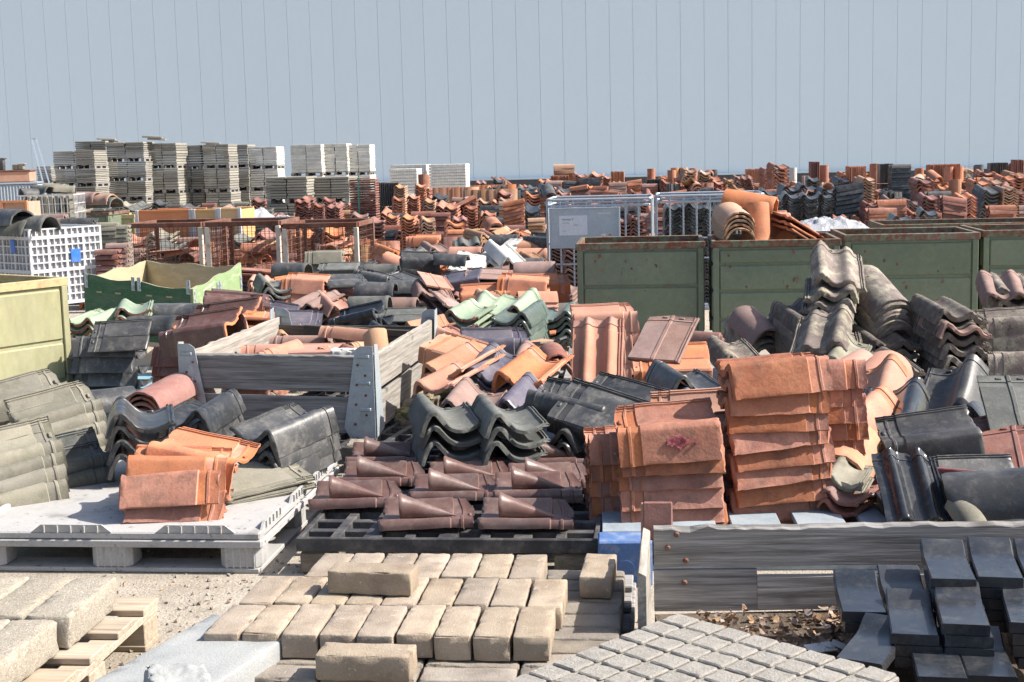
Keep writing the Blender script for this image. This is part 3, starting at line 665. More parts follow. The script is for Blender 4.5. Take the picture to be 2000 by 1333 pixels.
def collar():
    FL, FR = Vector((-1.80, 7.50)), Vector((-.735, 7.20)); RR = Vector((-.49, 8.85)); RL = FL+(RR-FR)
    z0, z1 = .16, .575
    t = thing('plank_crate', 'weathered grey plank crate with galvanised corner irons', 'crate', XF(FL.x, FL.y, 0))
    def L2(v): return (v.x-FL.x, v.y-FL.y)
    fl, fr, rr, rl = map(L2, (FL, FR, RR, RL)); mid = (z0+z1)/2
    for (a, c, m, lab) in ((fl, fr, 'wgrey', 'grey front plank'), (fr, rr, 'wwhite', 'sunlit side plank'), (rr, rl, 'wdark', 'dark rear plank'), (rl, fl, 'wwhite', 'sunlit side plank')):  # side planks carry the lighter, painted-in sunlit tone
        for k, (a0, a1) in enumerate(((z0, mid-.018), (mid+.012, z1))):
            if m == 'wdark': a1 -= .05; 
            if (k == 0 and m == 'wdark'): continue
            plank_part(t, a, c, a0, a1, .024, m, k+len(m)+a[0], ragged=.01 if k else 0., label=lab)
    plank_part(t, (rr[0]-.12, rr[1]-.25), (rl[0]+.22, rl[1]-.12), .40, .53, .03, 'wdark', 4, label='cracked dark board fallen inside')
    # corner irons
    for (cx, cy), sx, sy in ((fl, -1, -1), (fr, 1, -1), (rr, 1, 1), (rl, -1, 1)):
        b = MB(); an = math.atan2((fr[1]-fl[1]), (fr[0]-fl[0])); X = XF(cx, cy, 0, math.degrees(an))
        tp = z1+.05; bt = z0-.02
        # tapered sheet along the long side (x) and flange along y
        wtop, wbot = .10, .175
        ox = .012*sx
        ply = [(ox, bt-.07*(sy < 0)), (ox-sx*wbot*.62, bt-.07*(sy < 0)), (ox-sx*wbot, bt+.05), (ox-sx*wtop, tp-.02), (ox-sx*(wtop-.03), tp), (ox, tp)]
        if sx > 0: ply = ply[::-1]
        b.prism(ply, sy*.012-.002, sy*.012+.002, 'galv', X)
        an2 = 84.0-math.degrees(an)+0
        X2 = XF(cx, cy, 0, math.degrees(math.atan2(rr[1]-fr[1], rr[0]-fr[0]))); ply2 = [(0, bt), (.16 if sy < 0 else -.16, bt+.02), (.075 if sy < 0 else -.075, tp), (0, tp+.01)]
        if sy > 0: ply2 = ply2[::-1]
        b.prism(ply2, -sx*.014-.002, -sx*.014+.002, 'galv', X2)
        q = part('corner_iron', b, t)
        b = MB()
        for k in range(4):
            zz = bt+.12+k*.105
            b.cyl((X @ Vector((-sx*.035, sy*.013, zz))), (X @ Vector((-sx*.035, sy*.018, zz))), .007, 'rust', n=8)
            b.cyl((X @ Vector((-sx*.10*(1-.25*k/3), sy*.013, zz-.05))), (X @ Vector((-sx*.10*(1-.25*k/3), sy*.018, zz-.05))), .007, 'rust', n=8)
        part('bolt', b, q)
        b = MB()
        for k in range(3):
            zz = bt+.15+k*.14
            b.box((-sx*.04, sy*.016, zz), (.07, .012, .022), 'galv', X, ch=.009)
        part('pressed_rib', b, q)
    return t
collar()
# ------------------------------------------------------------------ pallets
def lattice_pallet(x, y, yaw, w, dp, h, m, lab, legs=None, hole=(7, 6), bar=.035, label=True, top=.05, deckless=False):
    """moulded pallet: a rim, a grid deck with real openings and nine feet"""
    t = thing('plastic_pallet', lab, 'pallet', XF(x, y, 0, yaw), 'plastic pallets')
    b = MB(); r = .022
    for s in (0, 1):
        b.box((0, s*(dp-r)+r/2, h-top/2), (w, r, top), m, ch=.004); b.box(((s-.5)*(w-r), dp/2, h-top/2), (r, dp-2*r-.001, top-.001), m, ch=.004)
    nx, ny = hole
    for i in range(1, nx): b.box((-w/2+w*i/nx, dp/2, h-.022), (bar if i % 2 else bar*1.8, dp-2*r, .036), m, ch=.003)
    for j in range(1, ny): b.box((0, dp*j/ny, h-.0225), (w-2*r, bar, .033), m, ch=.003)
    part('lattice_deck', b, t)
    for i in (-1, 0, 1):
        for j in (0, .5, 1):
            b = MB(); b.box((i*(w/2-.09), .08+j*(dp-.16), (h-top)/2), (.16, .14, h-top-.002), legs or m, ch=.012); part('foot', b, t)
    return t
def euro(x, y, yaw, w, dp, h, m, lab, mb_=None, slats=7, cat='pallet', group='wooden pallets'):
    t = thing('wooden_pallet', lab, cat, XF(x, y, 0, yaw), group); mb_ = mb_ or m
    for k in range(slats):
        b = MB(); b.box(((k/(slats-1)-.5)*(w-.1), dp/2, h-.011), (w/slats-.03, dp, .021), m, ch=.003); part('deck_board', b, t)
    for j in (0, .5, 1):
        b = MB(); b.box((0, .05+j*(dp-.1), h-.034), (w, .1, .022), m, ch=.003); b.box((0, .05+j*(dp-.1), .011), (w, .1, .02), m, ch=.003); part('stringer_board', b, t)
        for i in (-1, 0, 1):
            b = MB(); b.box((i*(w/2-.06), .05+j*(dp-.1), (h-.045+.022)/2), (.1, .095, h-.045-.024), mb_, ch=.004); part('block', b, t)
    return t
def white_pallet():
    a = Vector((-1.0, 5.27)); w, dp, h = 1.22, 1.30, .165
    t = thing('plastic_pallet', 'light grey plastic pallet with dirty deck in the left foreground', 'pallet', XF(a.x, a.y, 0, -6.5), 'plastic pallets')
    b = MB(); b.box((-w/2, dp/2, h-.016), (w, dp, .030), 'ppal', ch=.006); part('deck', b, t)
    b = MB()
    b.box((-w/2, -.002, h-.046), (w+.012, .016, .028), 'ppal', ch=.003); b.box((.002, dp/2, h-.046), (.016, dp, .028), 'ppal', ch=.003)
    b.box((-w-.002, dp/2, h-.046), (.016, dp, .028), 'ppal', ch=.003)
    part('skirt', b, t)
    # raised lips on the edges
    def lip(u0, u1, axis):
        b = MB(); ply = [(u0, h-.002), (u0+.04, h+.028), (u1-.04, h+.028), (u1, h-.002)]
        if axis == 'x': b.prism(ply, .0, .010, 'ppal')
        else: b.prism([(p[0], p[1]) for p in ply], -.005, .005, 'ppal', Matrix.Translation((-.006, 0, 0)) @ Matrix.Rotation(R(90), 4, 'Z'))
        n = 6
        for k in range(1, n):
            u = u0+(u1-u0)*k/n
            if axis == 'x': b.box((u, -.004, h+.011), (.005, .008, .028), 'ppal')
            else: b.box((.002, u, h+.011), (.008, .005, .028), 'ppal')
        part('raised_lip', b, t)
    lip(-.42, -.10, 'x'); lip(-.93, -.60, 'x'); lip(.04, .34, 'y'); lip(.46, .72, 'y'); lip(.84, 1.12, 'y')
    b = MB(); b.box((-w+.01, dp/2, h+.004), (.022, dp-.02, .026), 'ppal', ch=.005); part('side_bead', b, t)
    for i in range(3):
        for j in range(3):
            b = MB(); x = -.085-i*(w-.17)/2; y = .07+j*(dp-.14)/2
            b.box((x, y, .068), (.165, .13, .125), 'ppal', ch=.02)
            if j == 0:
                for q in range(5): b.box((x-.055+q*.0275, y-.0655, .07), (.009, .006, .10), 'ppal', ch=.002)
            part('foot', b, t)
    for j in range(3):
        b = MB(); b.box((-w/2, .07+j*(dp-.14)/2, .011), (w-.02, .14, .018), 'ppal', ch=.003); part('runner', b, t)
    b = MB(); b.box((-.085, dp/2, .0125), (.16, dp-.03, .018), 'ppal', ch=.003); part('runner', b, t)
white_pallet()
lattice_pallet(-.275, 5.17, -6.5, 1.17, 1.0, .150, 'blackp', 'black plastic pallet under the brown vent tiles', legs='wrot', hole=(8, 7), bar=.04, top=.055)
lattice_pallet(-1.10, 7.0, -14, 1.2, 1.9, .145, 'blackp', 'black plastic pallet under the plank crate', hole=(12, 10), bar=.02)
lattice_pallet(.06, 7.35, -6, 1.10, .95, .15, 'blackp', 'black lattice pallet under the broken orange tiles', hole=(18, 14), bar=.010)
lattice_pallet(.05, 6.18, -6, 1.15, 1.05, .12, 'blackp', 'black pallet under the dark grey S tiles', hole=(8, 7), bar=.03)
euro(.92, 5.15, -4, 1.10, 1.12, .16, 'bluegrey', 'blue wooden pallet under the two tall orange stacks', 'blue', slats=5)
t_ = thing('painted_block', 'scuffed bright blue block at the corner of the blue pallet', 'block', XF(.40, 5.02, 0, -4)); b = MB(); b.box((0, .03, .09), (.20, .14, .17), 'blue', ch=.006); part('body', b, t_)
b = MB(); b.cyl((0, -.0405, .07), (0, -.043, .07), .035, 'blue', n=20); part('plug', b, t_)
euro(1.05, 7.35, -5, 1.15, 1.0, .15, 'bluegrey', 'blue pallet behind the tall orange stacks', 'blue', slats=5)
euro(2.05, 5.25, -5, 1.25, 1.5, .15, 'bluegrey', 'pale blue pallet at the right under the dark tiles', 'blue', slats=6)
euro(2.30, 7.0, -5, 1.3, 1.3, .15, 'wgrey', 'grey pallet beneath the dark wavy tiles at the right')
euro(2.05, 8.55, -5, 1.3, 1.2, .15, 'wgrey', 'grey pallet beneath the mossy tile heap')
euro(3.35, 8.3, -5, 1.3, 1.2, .15, 'wgrey', 'grey pallet beneath the mossy stack at the right edge')
euro(.75, 8.75, -5, 1.2, 1.1, .15, 'wgrey', 'pallet under the pink clay tiles')
euro(-.15, 9.7, -5, 1.25, 1.1, .15, 'wgrey', 'pallet under the green glazed tiles')
euro(.1, 11.2, -5, 1.25, 1.1, .15, 'wgrey', 'pallet under the bright orange flanged tiles')
euro(-1.25, 10.9, -5, 1.25, 1.1, .15, 'wgrey', 'pallet under the mauve heap')
for k, (x, y) in enumerate([(-2.3, 12.4), (-.9, 12.6), (.5, 12.8), (-2.4, 14.2), (-1.0, 14.4), (.4, 14.6), (-.3, 16.3), (-1.7, 16.4)]):
    euro(x, y, -5, 1.2, 1.0, .15, 'wgrey', f'pallet hidden under the far middle heap, {["front left", "front middle", "front right", "second row left", "second row middle", "second row right", "rear right", "rear left"][k]}')
# light blue pallet with lettering
t_ = thing('wooden_pallet', 'light blue pallet with white lettering under the dark flat tiles', 'pallet', XF(-2.50, 8.62, 0, -5), 'wooden pallets')
b = MB(); b.box((0, .5, .135), (1.15, 1.0, .03), 'sky', ch=.004); part('deck', b, t_)
b = MB(); b.box((0, -.004, .100), (1.15, .02, .098), 'sky', ch=.006)
for k in range(5): b.box((-.5+k*.25, -.012, .10), (.2, .008, .07), 'sky', ch=.003)
part('edge_board', b, t_)
for i in (-1, 0, 1):
    b = MB(); b.box((i*.5, .5, .025), (.14, .96, .05), 'sky'); part('block', b, t_)
letters('CHEP', .072, .001, 'whitew', t_, (.02, -.019, .078), 1.3)

# ------------------------------------------------------------------ tan pavers
def block_mesh(name, sx, sy, sz, m, amp, freq, ch, seed, cuts=6):
    def ax(h, n):
        inner = [-(h-ch)+2*(h-ch)*i/n for i in range(n+1)]
        return [-h, -h+ch*.35]+inner+[h-ch*.35, h]
    hx, hy, hz = (sx-.004)/2, (sy-.004)/2, (sz-.002)/2
    st = max(sx, sy, sz)/(cuts*2.2)
    X_, Y_, Z_ = ax(hx, max(2, int(sx/st))), ax(hy, max(2, int(sy/st))), ax(hz, max(2, int(sz/st)))
    vid = {}; vs = []; fs = []
    def V(i, j, k):
        if (i, j, k) not in vid:
            p = Vector((X_[i], Y_[j], Z_[k])); q = Vector((max(-hx+ch, min(hx-ch, p.x)), max(-hy+ch, min(hy-ch, p.y)), max(-hz+ch, min(hz-ch, p.z))))
            d = p-q; nz_ = sum(1 for c in d if abs(c) > ch*.3)
            if d.length > 1e-7: p = q+d.normalized()*min(d.length, ch)
            u = p*freq+Vector((seed*7.1, seed*3.3, seed)); p = p+noise.noise_vector(u)*amp+noise.noise_vector(u*3)*amp*.5
            if nz_ >= 2:
                cpp = max(0, noise.noise(Vector((X_[i]*38+seed*3, Y_[j]*38, Z_[k]*38+seed)))-.12)
                p = p-d.normalized()*cpp*ch*3.2
            vid[i, j, k] = len(vs); vs.append(tuple(p))
        return vid[i, j, k]
    a, b_, c_ = len(X_)-1, len(Y_)-1, len(Z_)-1
    for i in range(a):
        for j in range(b_): fs += [(V(i, j, c_), V(i+1, j, c_), V(i+1, j+1, c_), V(i, j+1, c_)), (V(i, j, 0), V(i, j+1, 0), V(i+1, j+1, 0), V(i+1, j, 0))]
    for i in range(a):
        for k in range(c_): fs += [(V(i, 0, k), V(i+1, 0, k), V(i+1, 0, k+1), V(i, 0, k+1)), (V(i, b_, k), V(i, b_, k+1), V(i+1, b_, k+1), V(i+1, b_, k))]
    for j in range(b_):
        for k in range(c_): fs += [(V(0, j, k), V(0, j, k+1), V(0, j+1, k+1), V(0, j+1, k)), (V(a, j, k), V(a, j+1, k), V(a, j+1, k+1), V(a, j, k+1))]
    me = bpy.data.meshes.new(name); me.from_pydata(vs, [], fs); me.materials.append(M[m])
    me.polygons.foreach_set('use_smooth', [True]*len(me.polygons)); me.set_sharp_from_angle(angle=R(60)); me.update(); return me
t_ = thing('timber_block', 'rotting timber block under the right front corner of the plank crate', 'timber'); t_.location = (-.80, 7.02, 0)
_m = block_mesh('block', .13, .16, .145, 'wrot', .006, 20, .008, 4, 8); _o = bpy.data.objects.new('block', _m); C.objects.link(_o); _o.parent = t_; _o.location = (0, .04, .075)
_r = random.Random(3)
for k in range(9):
    u = _r.random(); me_ = block_mesh('moss_clump', _r.uniform(.06, .16), _r.uniform(.06, .14), _r.uniform(.05, .12), 'mossg' if k % 2 else 'wrot', .02, 16, .02, k+60, 7)
    tag(link('moss_clump', me_, None, XF(-.66+.22*u, 7.35+1.3*u, .05+_r.uniform(0, .13), _r.uniform(0, 90), _r.uniform(-20, 20), _r.uniform(-20, 20))), f"crumbling mossy clump, {['first', 'second', 'third', 'fourth', 'fifth', 'sixth', 'seventh', 'eighth', 'ninth'][k]} along the right side of the plank crate", 'debris', 'mossy clumps beside the plank crate')
KL = [block_mesh('paver', .108, .270, .075, 'klink', .0022, 22, .0048, s) for s in range(5)]
KL2 = [block_mesh('paver', .108, .270, .075, 'klink2', .0025, 22, .007, s+40) for s in range(3)]
KX = Matrix.Translation((.085, 3.765, 0)) @ Matrix.Rotation(R(-6.3), 4, 'Z')     # right front corner of the upper layer
def paver(x, y, z, rot=0., lab='', tilt=(0, 0), g='tan pavers', kl=None):
    X = KX @ XF(x, y, z+.0375, rot, tilt[0], tilt[1]); o = link('paver', random.choice(kl or KL), None, X); tag(o, lab, 'paver', g); return o
random.seed(11)
rown = ['front row', 'second row', 'third row', 'rear row']
ord2 = ['first', 'second', 'third', 'fourth', 'fifth', 'sixth', 'seventh', 'eighth', 'ninth', 'tenth']
ZU = .178
for r_, (y0, x0, n, skip) in enumerate([(0, 0, 9, ()), (.275, .015, 9, ()), (.55, -.07, 7, ())]):
    for k in range(n):
        if k in skip: continue
        dz = 0 
        lab = f"tan paver, {ord2[k]} from the right in the {['front row', 'middle row', 'rear row'][r_]} of the upper layer"
        yo = random.uniform(-.008, .008)
        paver(x0-.055-k*.1115+random.uniform(-.002, .002), y0+.137+yo, ZU, random.uniform(-1.2, 1.2), lab, (random.uniform(-.6, .6), random.uniform(-.8, .8)))
# lower layer, laid crosswise
for j in range(9):
    for i in range(4):
        x = .19-.137-i*.275; y = -.14+.056+j*.116
        if x < -1.05: continue
        vis = (i == 0) or (j < 2)
        if not vis and not (j in (2, 5, 8)): pass
        paver(x, y, ZU-.078, 90+random.uniform(-.8, .8), f"tan paver of the lower layer, {ord2[min(i,9)]} column from the right, {(ord2+['eleventh'])[j]} from the front", (0, random.uniform(-.4, .4)), kl=KL2)
paver(-.50, -.115, ZU, 88, 'loose tan paver lying across the front edge of the paver stack')
paver(-.585, .40, ZU+.077, 86, 'loose tan paver lying across on top of the paver stack')
paver(.105, .70, ZU+.0, -2, 'tan paver standing apart at the rear right of the paver stack')
b = MB()
for k in range(6): b.box((-.38, -.14+.06+k*.22, .088), (1.18, .14, .02), 'wgrey', ch=.003)
for k in range(3): b.box((-.93+k*.55, .47, .05), (.1, 1.2, .052), 'wgrey', ch=.003)
for k in range(3): b.box((-.93+k*.55, .47, .012), (.09, 1.2, .02), 'wgrey', ch=.003)
tag(link('wooden_pallet', b.mesh('wooden_pallet'), None, KX), 'low wooden pallet under the tan paver stack', 'pallet', 'wooden pallets')

# grey concrete blocks at the bottom edge
cb1 = block_mesh('concrete_block', .33, 1.0, .23, 'conc', .0035, 12, .008, 3, 14)
tag(link('concrete_block', cb1, None, Matrix.Translation((-.785, 4.06, .115)) @ Matrix.Rotation(R(-21), 4, 'Z') @ Matrix.Translation((0, -.5, 0))), 'long grey concrete block in the centre foreground', 'concrete block', 'concrete blocks')
cb2 = block_mesh('concrete_block', .17, .5, .16, 'conc', .003, 14, .006, 5, 8)
tag(link('concrete_block', cb2, None, XF(-.47, 3.50-.25+.0, .115, -7)), 'small grey concrete block between the long block and the pavers', 'concrete block', 'concrete blocks')
cb3 = block_mesh('concrete_lump', .20, .16, .10, 'conc', .010, 14, .012, 8, 12)
tag(link('concrete_lump', cb3, None, XF(-.90, 3.50, .235, 20, 12, 8) @ Matrix.Scale(.8, 4)), 'rough broken lump lying on the long concrete block', 'concrete lump')
cb4 = block_mesh('concrete_lump', .22, .12, .07, 'conc', .010, 14, .012, 18, 10)
tag(link('concrete_lump', cb4, None, XF(-1.08, 3.56, .05, 0)), 'rough lump on the ground left of the long block', 'concrete lump')

# pebbly pavers on a pale wooden pallet, left foreground
AG = [block_mesh('paver', .145, .40, .105, 'agg', .006, 30, .010, s+20) for s in range(3)]
LX = Matrix.Translation((-1.315, 4.45, 0)) @ Matrix.Rotation(R(-6), 4, 'Z')
def agg(x, y, z, lab, rot=0): tag(link('paver', random.choice(AG), None, LX @ XF(x, y, z, rot)), lab, 'paver', 'pebbly pavers')
zt = .20
for r_, (y, n, x0) in enumerate([(-.20, 6, 0), (-.62, 6, -.02), (-1.04, 5, .0)]):
    for k in range(n):
        agg(x0-.075-k*.15, y, zt-.0, f"pebbly paver, {ord2[k]} from the right in the {['rear', 'middle', 'front'][r_]} row on the pale pallet", random.uniform(-1.5, 1.5))
for k in range(3): agg(-.52-k*.15, -.50, zt+.105, f"pebbly paver of the upper layer, {ord2[k]} from the right, beside the left picture edge", random.uniform(-1, 1))
t_ = thing('wooden_pallet', 'pale wooden pallet under the pebbly pavers', 'pallet', LX @ XF(0.085, .12, 0), 'wooden pallets')
for k in range(7):
    b = MB(); b.box((-.6, -.07-k*.22, .133), (1.2, .135, .022), 'wpale', ch=.003); part('deck_board', b, t_)
for k in range(3):
    b = MB(); b.box((-.05-k*.5, -.75, .108), (.09, 1.5, .024), 'wpale', ch=.003); part('stringer_board', b, t_)
for i in range(3):
    for j in range(4):
        b = MB(); b.box((-.05-i*.5, -.075-j*.45, .058), (.095, .12, .074), 'wpale', ch=.003); part('block', b, t_)
for j in range(4):
    b = MB(); b.box((-.6, -.075-j*.45, .011), (1.2, .13, .02), 'wpale', ch=.003); part('bottom_board', b, t_)

# concrete slab with a raised block pattern, lower right
def grid_slab():
    b = MB(); X = Matrix.Translation((.475, 4.02, .225)) @ Matrix.Rotation(R(-45.5), 4, 'Z')
    W_, D_ = .74, .80
    b.box((W_/2, -D_/2, -.035), (W_, D_, .06), 'grid', ch=.004)
    n = 8
    me = MB()
    for i in range(n):
        for j in range(n):
            s = W_/n; me.box(((i+.5)*s, -(j+.5)*s, -.001), (s-.011+random.uniform(-.002, .002), s-.011+random.uniform(-.002, .002), .011+random.uniform(-.0015, .0015)), 'grid', ch=.004)
    b.v += me.v; o = len(b.v)-len(me.v); b.f += [tuple(q+o for q in f) for f in me.f]; b.m += me.m
    m_ = b.mesh('concrete_slab'); roughen(m_, .0022, 70, 3, 2)
    m_.polygons.foreach_set('use_smooth', [True]*len(m_.polygons)); m_.set_sharp_from_angle(angle=R(28))
    tag(link('concrete_slab', m_, None, X), 'rough concrete slab with raised square blocks in the right foreground', 'slab')
    b = MB(); b.box((W_/2, -D_/2, -.145), (W_-.1, D_-.1, .155), 'conc', ch=.006)
    tag(link('concrete_block', b.mesh('concrete_block'), None, X), 'concrete block carrying the patterned slab', 'concrete block', 'concrete blocks')
grid_slab()

# plank box with black sills, lower right
def plank_box():
    z0, z1 = .07, .365
    t = thing('plank_box', 'weathered plank box holding black sill tiles, lower right', 'box', XF(.455, 4.50, 0))
    a = (0, 0); c = (1.9, -.09); mid = .215
    q = plank_part(t, a, c, mid+.006, z1, .026, 'wgrey', 3, ragged=.016, label='upper rear plank with splintered edge'); QX = q.matrix_local.inverted()
    b = MB()
    for (x, z) in ((.075, .335), (.045, .29), (.105, .245)): b.cyl((x, -.002, z), (x, -.012, z), .010, 'rust', n=10, r2=.006)
    part('bolt_head', b, q)
    q = plank_part(t, a, (.34, -.016), z0, mid-.004, .026, 'wgrey', 7, label='lower rear plank, left end'); plank_part(t, (.341, -.0165), c, z0, mid-.026, .0255, 'wgrey', 9, label='lower rear plank')
    b = MB(); b.cyl((.10, -.002, .17), (.10, -.012, .17), .010, 'rust', n=10, r2=.006); part('bolt_head', b, q)
    plank_part(t, (-.075, -.50), (-.012, 0.0), z0, z1-.0, .026, 'wwhite', 5, ragged=.02, label='sunlit left side plank with eroded top')
    plank_part(t, (.1, -1.1), (1.9, -1.18), z0, .225, .026, 'wgrey', 12, ragged=.012, label='front plank with broken edge')
    b = MB(); b.box((.95, -.55, .045), (1.9, 1.1, .03), 'soil'); part('floor_board', b, t)
plank_box()
# bent flap of rough brown metal at the box corner
b = MB(); b.box((0, 0, 0), (.10, .012, .13), 'choco', ch=.006); b.box((-.052, .028, -.004), (.010, .06, .12), 'peach', ch=.003)
tag(link('corner_tile', b.mesh('corner_tile'), None, XF(.475, 4.56, .365, -6, -8)), 'small rounded brown tile wedged behind the plank box corner', 'roof tile')
# black glazed sills
def sill_mesh(seed):
    b = MB(); L_, W_, T_ = .29, .13, .032; n = 12; vs = []; fs = []
    for k in range(n+1):
        y = -L_/2+L_*k/n; u = max(0, (y-.05)/(L_/2-.05)); z = .034*u*u*(3-2*u)*.9
        z -= .0
        for (x, zz) in ((-W_/2, z-T_), (-W_/2, z-.004), (-W_/2+.004, z), (W_/2-.004, z), (W_/2, z-.004), (W_/2, z-T_)): vs.append((x, y, zz))
    for k in range(n):
        for i in range(6): fs.append((k*6+i, k*6+(i+1) % 6, (k+1)*6+(i+1) % 6, (k+1)*6+i))
    fs += [tuple(range(6)), tuple(n*6+i for i in reversed(range(6)))]
    fs = [tuple(reversed(f)) for f in fs]
    b.add(vs, fs, 'sill'); return b.mesh('sill_tile', 35)
M['sill'] = mat('black_glazed_sill', (.014, .018, .026), (.024, .028, .034), .17, 5, dirt=(.17, .16, .14), dscale=12, damt=.35, spec=.6, bump=.12, bscale=40, var=.15, dlo=.55, dust=.05)
SM = [sill_mesh(k) for k in range(2)]
def sill(px, py, d, rot, lab, n=1, rx=2, z=None):
    p = P(px, py, d)
    for i in range(n):
        tag(link('sill_tile', SM[i % 2], None, XF(p.x+.006*i, p.y-.004*i, p.z-.0335*i, rot+(i*3 % 5)-2*(i > 0), rx)), lab if i == 0 else f"black sill, {ORD[i]} from the top under the {lab.split('sill ')[1]}", 'sill tile', 'black glazed sills')
sill(1678, 1162, 4.10, -8, 'black glazed sill left against the rear plank', 2)
sill(1765, 1152, 4.16, -8, 'black glazed sill second from left against the rear plank', 2)
sill(1850, 1100, 4.12, -10, 'black glazed sill high against the rear plank', 5)
sill(1942, 1097, 4.12, -12, 'black glazed sill right of the highest one', 5)
sill(2035, 1100, 4.12, -12, 'black glazed sill at the right edge of the rear row', 5)
sill(1780, 1203, 3.90, -12, 'black glazed sill in the middle row at the left', 3)
sill(1876, 1184, 3.87, -12, 'black glazed sill in the middle row with a curled lip', 5)
sill(2008, 1182, 3.87, -14, 'black glazed sill in the middle row at the right edge', 4)
sill(1705, 1255, 3.80, -30, 'black glazed sill lying askew with leaves on it', 1)
sill(1828, 1282, 3.72, -10, 'black glazed sill in the front row at the left', 2)
sill(1922, 1280, 3.72, -10, 'black glazed sill in the front row at the right', 2)
# leaf litter
random.seed(5); b = MB()
for k in range(620):
    x = random.uniform(.50, 1.15); y = random.uniform(3.95, 4.44); z = .068+random.random()**2*.03
    if random.random() < .25: x = random.uniform(1.0, 1.25)
    s = random.uniform(.006, .017); X = Matrix.Translation((x, y, z)) @ Euler((random.uniform(-.9, .9), random.uniform(-.9, .9), random.uniform(0, 6.3))).to_matrix().to_4x4()
    b.add([(-s, -s*.5, .002), (0, -s*.7, -.001), (s, -s*.3, .003), (s*1.3, s*.4, .006), (0, s*.7, 0), (-s*.9, s*.5, .004)], [(0, 1, 4, 5), (1, 2, 3, 4)], 'leaf', X)
tag(link('leaf_litter', b.mesh('leaf_litter')), 'dry brown leaves heaped in the plank box', 'leaves', None, 'stuff')
p = P(1600, 1262, 4.1); b = MB(); b.box((0, 0, 0), (.09, .05, .004), 'whitew', rz=.3, rx=.2); b.box((.06, .01, .004), (.05, .04, .003), 'whitew', rz=-.4, ry=.3)
tag(link('glazed_shard', b.mesh('glazed_shard'), None, XF(p.x, p.y-.02, .085)), 'white shards lying among the leaves', 'shard')
# ground debris
b = MB()
for k in range(2600):
    y = random.uniform(3.4, 8.5); x = random.uniform(-.5*y, .5*y) if random.random() < .5 else random.uniform(-1.6, -.4)
    s = random.uniform(.002, .008)*(1+.1*y); X = Matrix.Translation((x, y, s*.3)) @ Euler((random.uniform(-3, 3), random.uniform(-3, 3), random.uniform(0, 6))).to_matrix().to_4x4()
    b.add([(s, 0, 0), (-s*.6, s*.8, 0), (-s*.5, -s*.9, 0), (0, 0, s*.8), (0, 0, -s*.4)], [(0, 1, 3), (1, 2, 3), (2, 0, 3), (1, 0, 4), (2, 1, 4), (0, 2, 4)], 'peb' if k % 4 else 'leaf', X)
tag(link('ground_debris', b.mesh('ground_debris')), 'small chips and leaf crumbs strewn on the ground', 'debris', None, 'stuff')
# ================================================================== ROOF TILES
# ---- near and middle: every tile an object
# on the light grey pallet
S('pan', 'black', 272, 822, 6.30, 14, 4, .062, 'rear left stack on the light pallet', rx=3, ry=-3, desc='black glazed S')
S('pan_m', 'black', 392, 812, 6.55, -14, 3, .058, 'stack below the left corner iron', rx=10, ry=4, desc='black glazed S')
S('pan_m', 'anth', 560, 838, 6.25, -38, 4, .045, 'stack on the light pallet\'s right corner', rx=14, ry=16, desc='anthracite S')
S('fl_m', 'orange', 395, 885, 5.80, -104, 1, .06, 'sloping right, topmost on the light grey pallet', rx=-9, ry=14, desc='bright orange clay')
S('fl_m', 'orange', 352, 902, 5.68, -84, 1, .06, 'with white specks, on the light grey pallet', rx=-3, ry=8, desc='bright orange clay')
S('fl_m', 'old', 344, 940, 5.63, -88, 3, .072, 'orange pile on the light grey pallet', rx=2, ry=-4, desc='orange clay', step=(.006, -.012), jit=2.5)
S('flat', 'pale', 500, 930, 5.95, -55, 2, .03, 'pair right of the light pallet\'s orange pile', rx=4, ry=10, desc='pale grey')
# concrete tiles at the left edge
S('pan_m', 'pale', 48, 775, 7.0, -58, 2, .05, 'rear pair of concrete tiles at the left edge', rx=10, ry=30, desc='pale grey concrete')
S('pan_m', 'pale', 110, 805, 6.75, -58, 5, .052, 'sloping concrete stack at the left edge', rx=10, ry=36, step=(.012, -.035), desc='pale grey concrete')
S('pan_m', 'pale', 22, 885, 6.0, -60, 4, .052, 'front concrete stack cut by the left edge', rx=8, ry=36, step=(.012, -.03), desc='pale grey concrete')
S('pan_m', 'grey', 118, 905, 6.25, -58, 2, .055, 'darker concrete pair reaching the light grey pallet', rx=6, ry=40, step=(.02, -.03), desc='grey concrete')
S('ridge', 'brown', 130, 800, 7.6, -75, 1, .05, 'lying behind the concrete tiles, open end to the right', desc='brown ridge')
S('ridge', 'anth', 200, 790, 7.6, -60, 1, .05, 'dark, half hidden behind the black S tiles', desc='grey ridge')
S('ridge', 'choco', 318, 775, 7.35, -22, 5, .030, 'round nested set behind the black S tiles', rx=8, desc='dark ridge')
# light blue pallet
S('flat', 'anth', 235, 655, 8.95, 88, 1, .075, 'smooth slanting top tile of the dark pile on the light blue pallet', rx=-1, ry=-42, desc='dark flat', scale=.9)
S('fl', 'anth', 216, 668, 9.05, 87, 4, .098, 'dark pile on the light blue pallet', rx=1, ry=0, desc='black flanged', jit=1.5)
S('fl', 'anth', 180, 672, 9.25, 86, 3, .098, 'rear half of the dark pile', rx=1, ry=-2, desc='black flanged')
S('fl', 'brown', 392, 640, 8.50, 76, 1, .07, 'glossy top tile of the brown stack beside the plank crate', rx=-8, ry=-24, desc='brown glazed', scale=1.12)
S('fl', 'brown', 432, 618, 8.75, 76, 1, .07, 'second glossy tile showing behind the top of the brown stack', rx=-8, ry=-24, desc='brown glazed', scale=1.12)
S('fl', 'choco', 370, 690, 8.70, 84, 7, .058, 'tall brown stack beside the plank crate', rx=0, ry=6, desc='red brown')
S('pan_m', 'brown', 455, 595, 9.6, -80, 2, .06, 'rear brown pair above the plank crate', rx=-6, ry=20, desc='brown glazed')
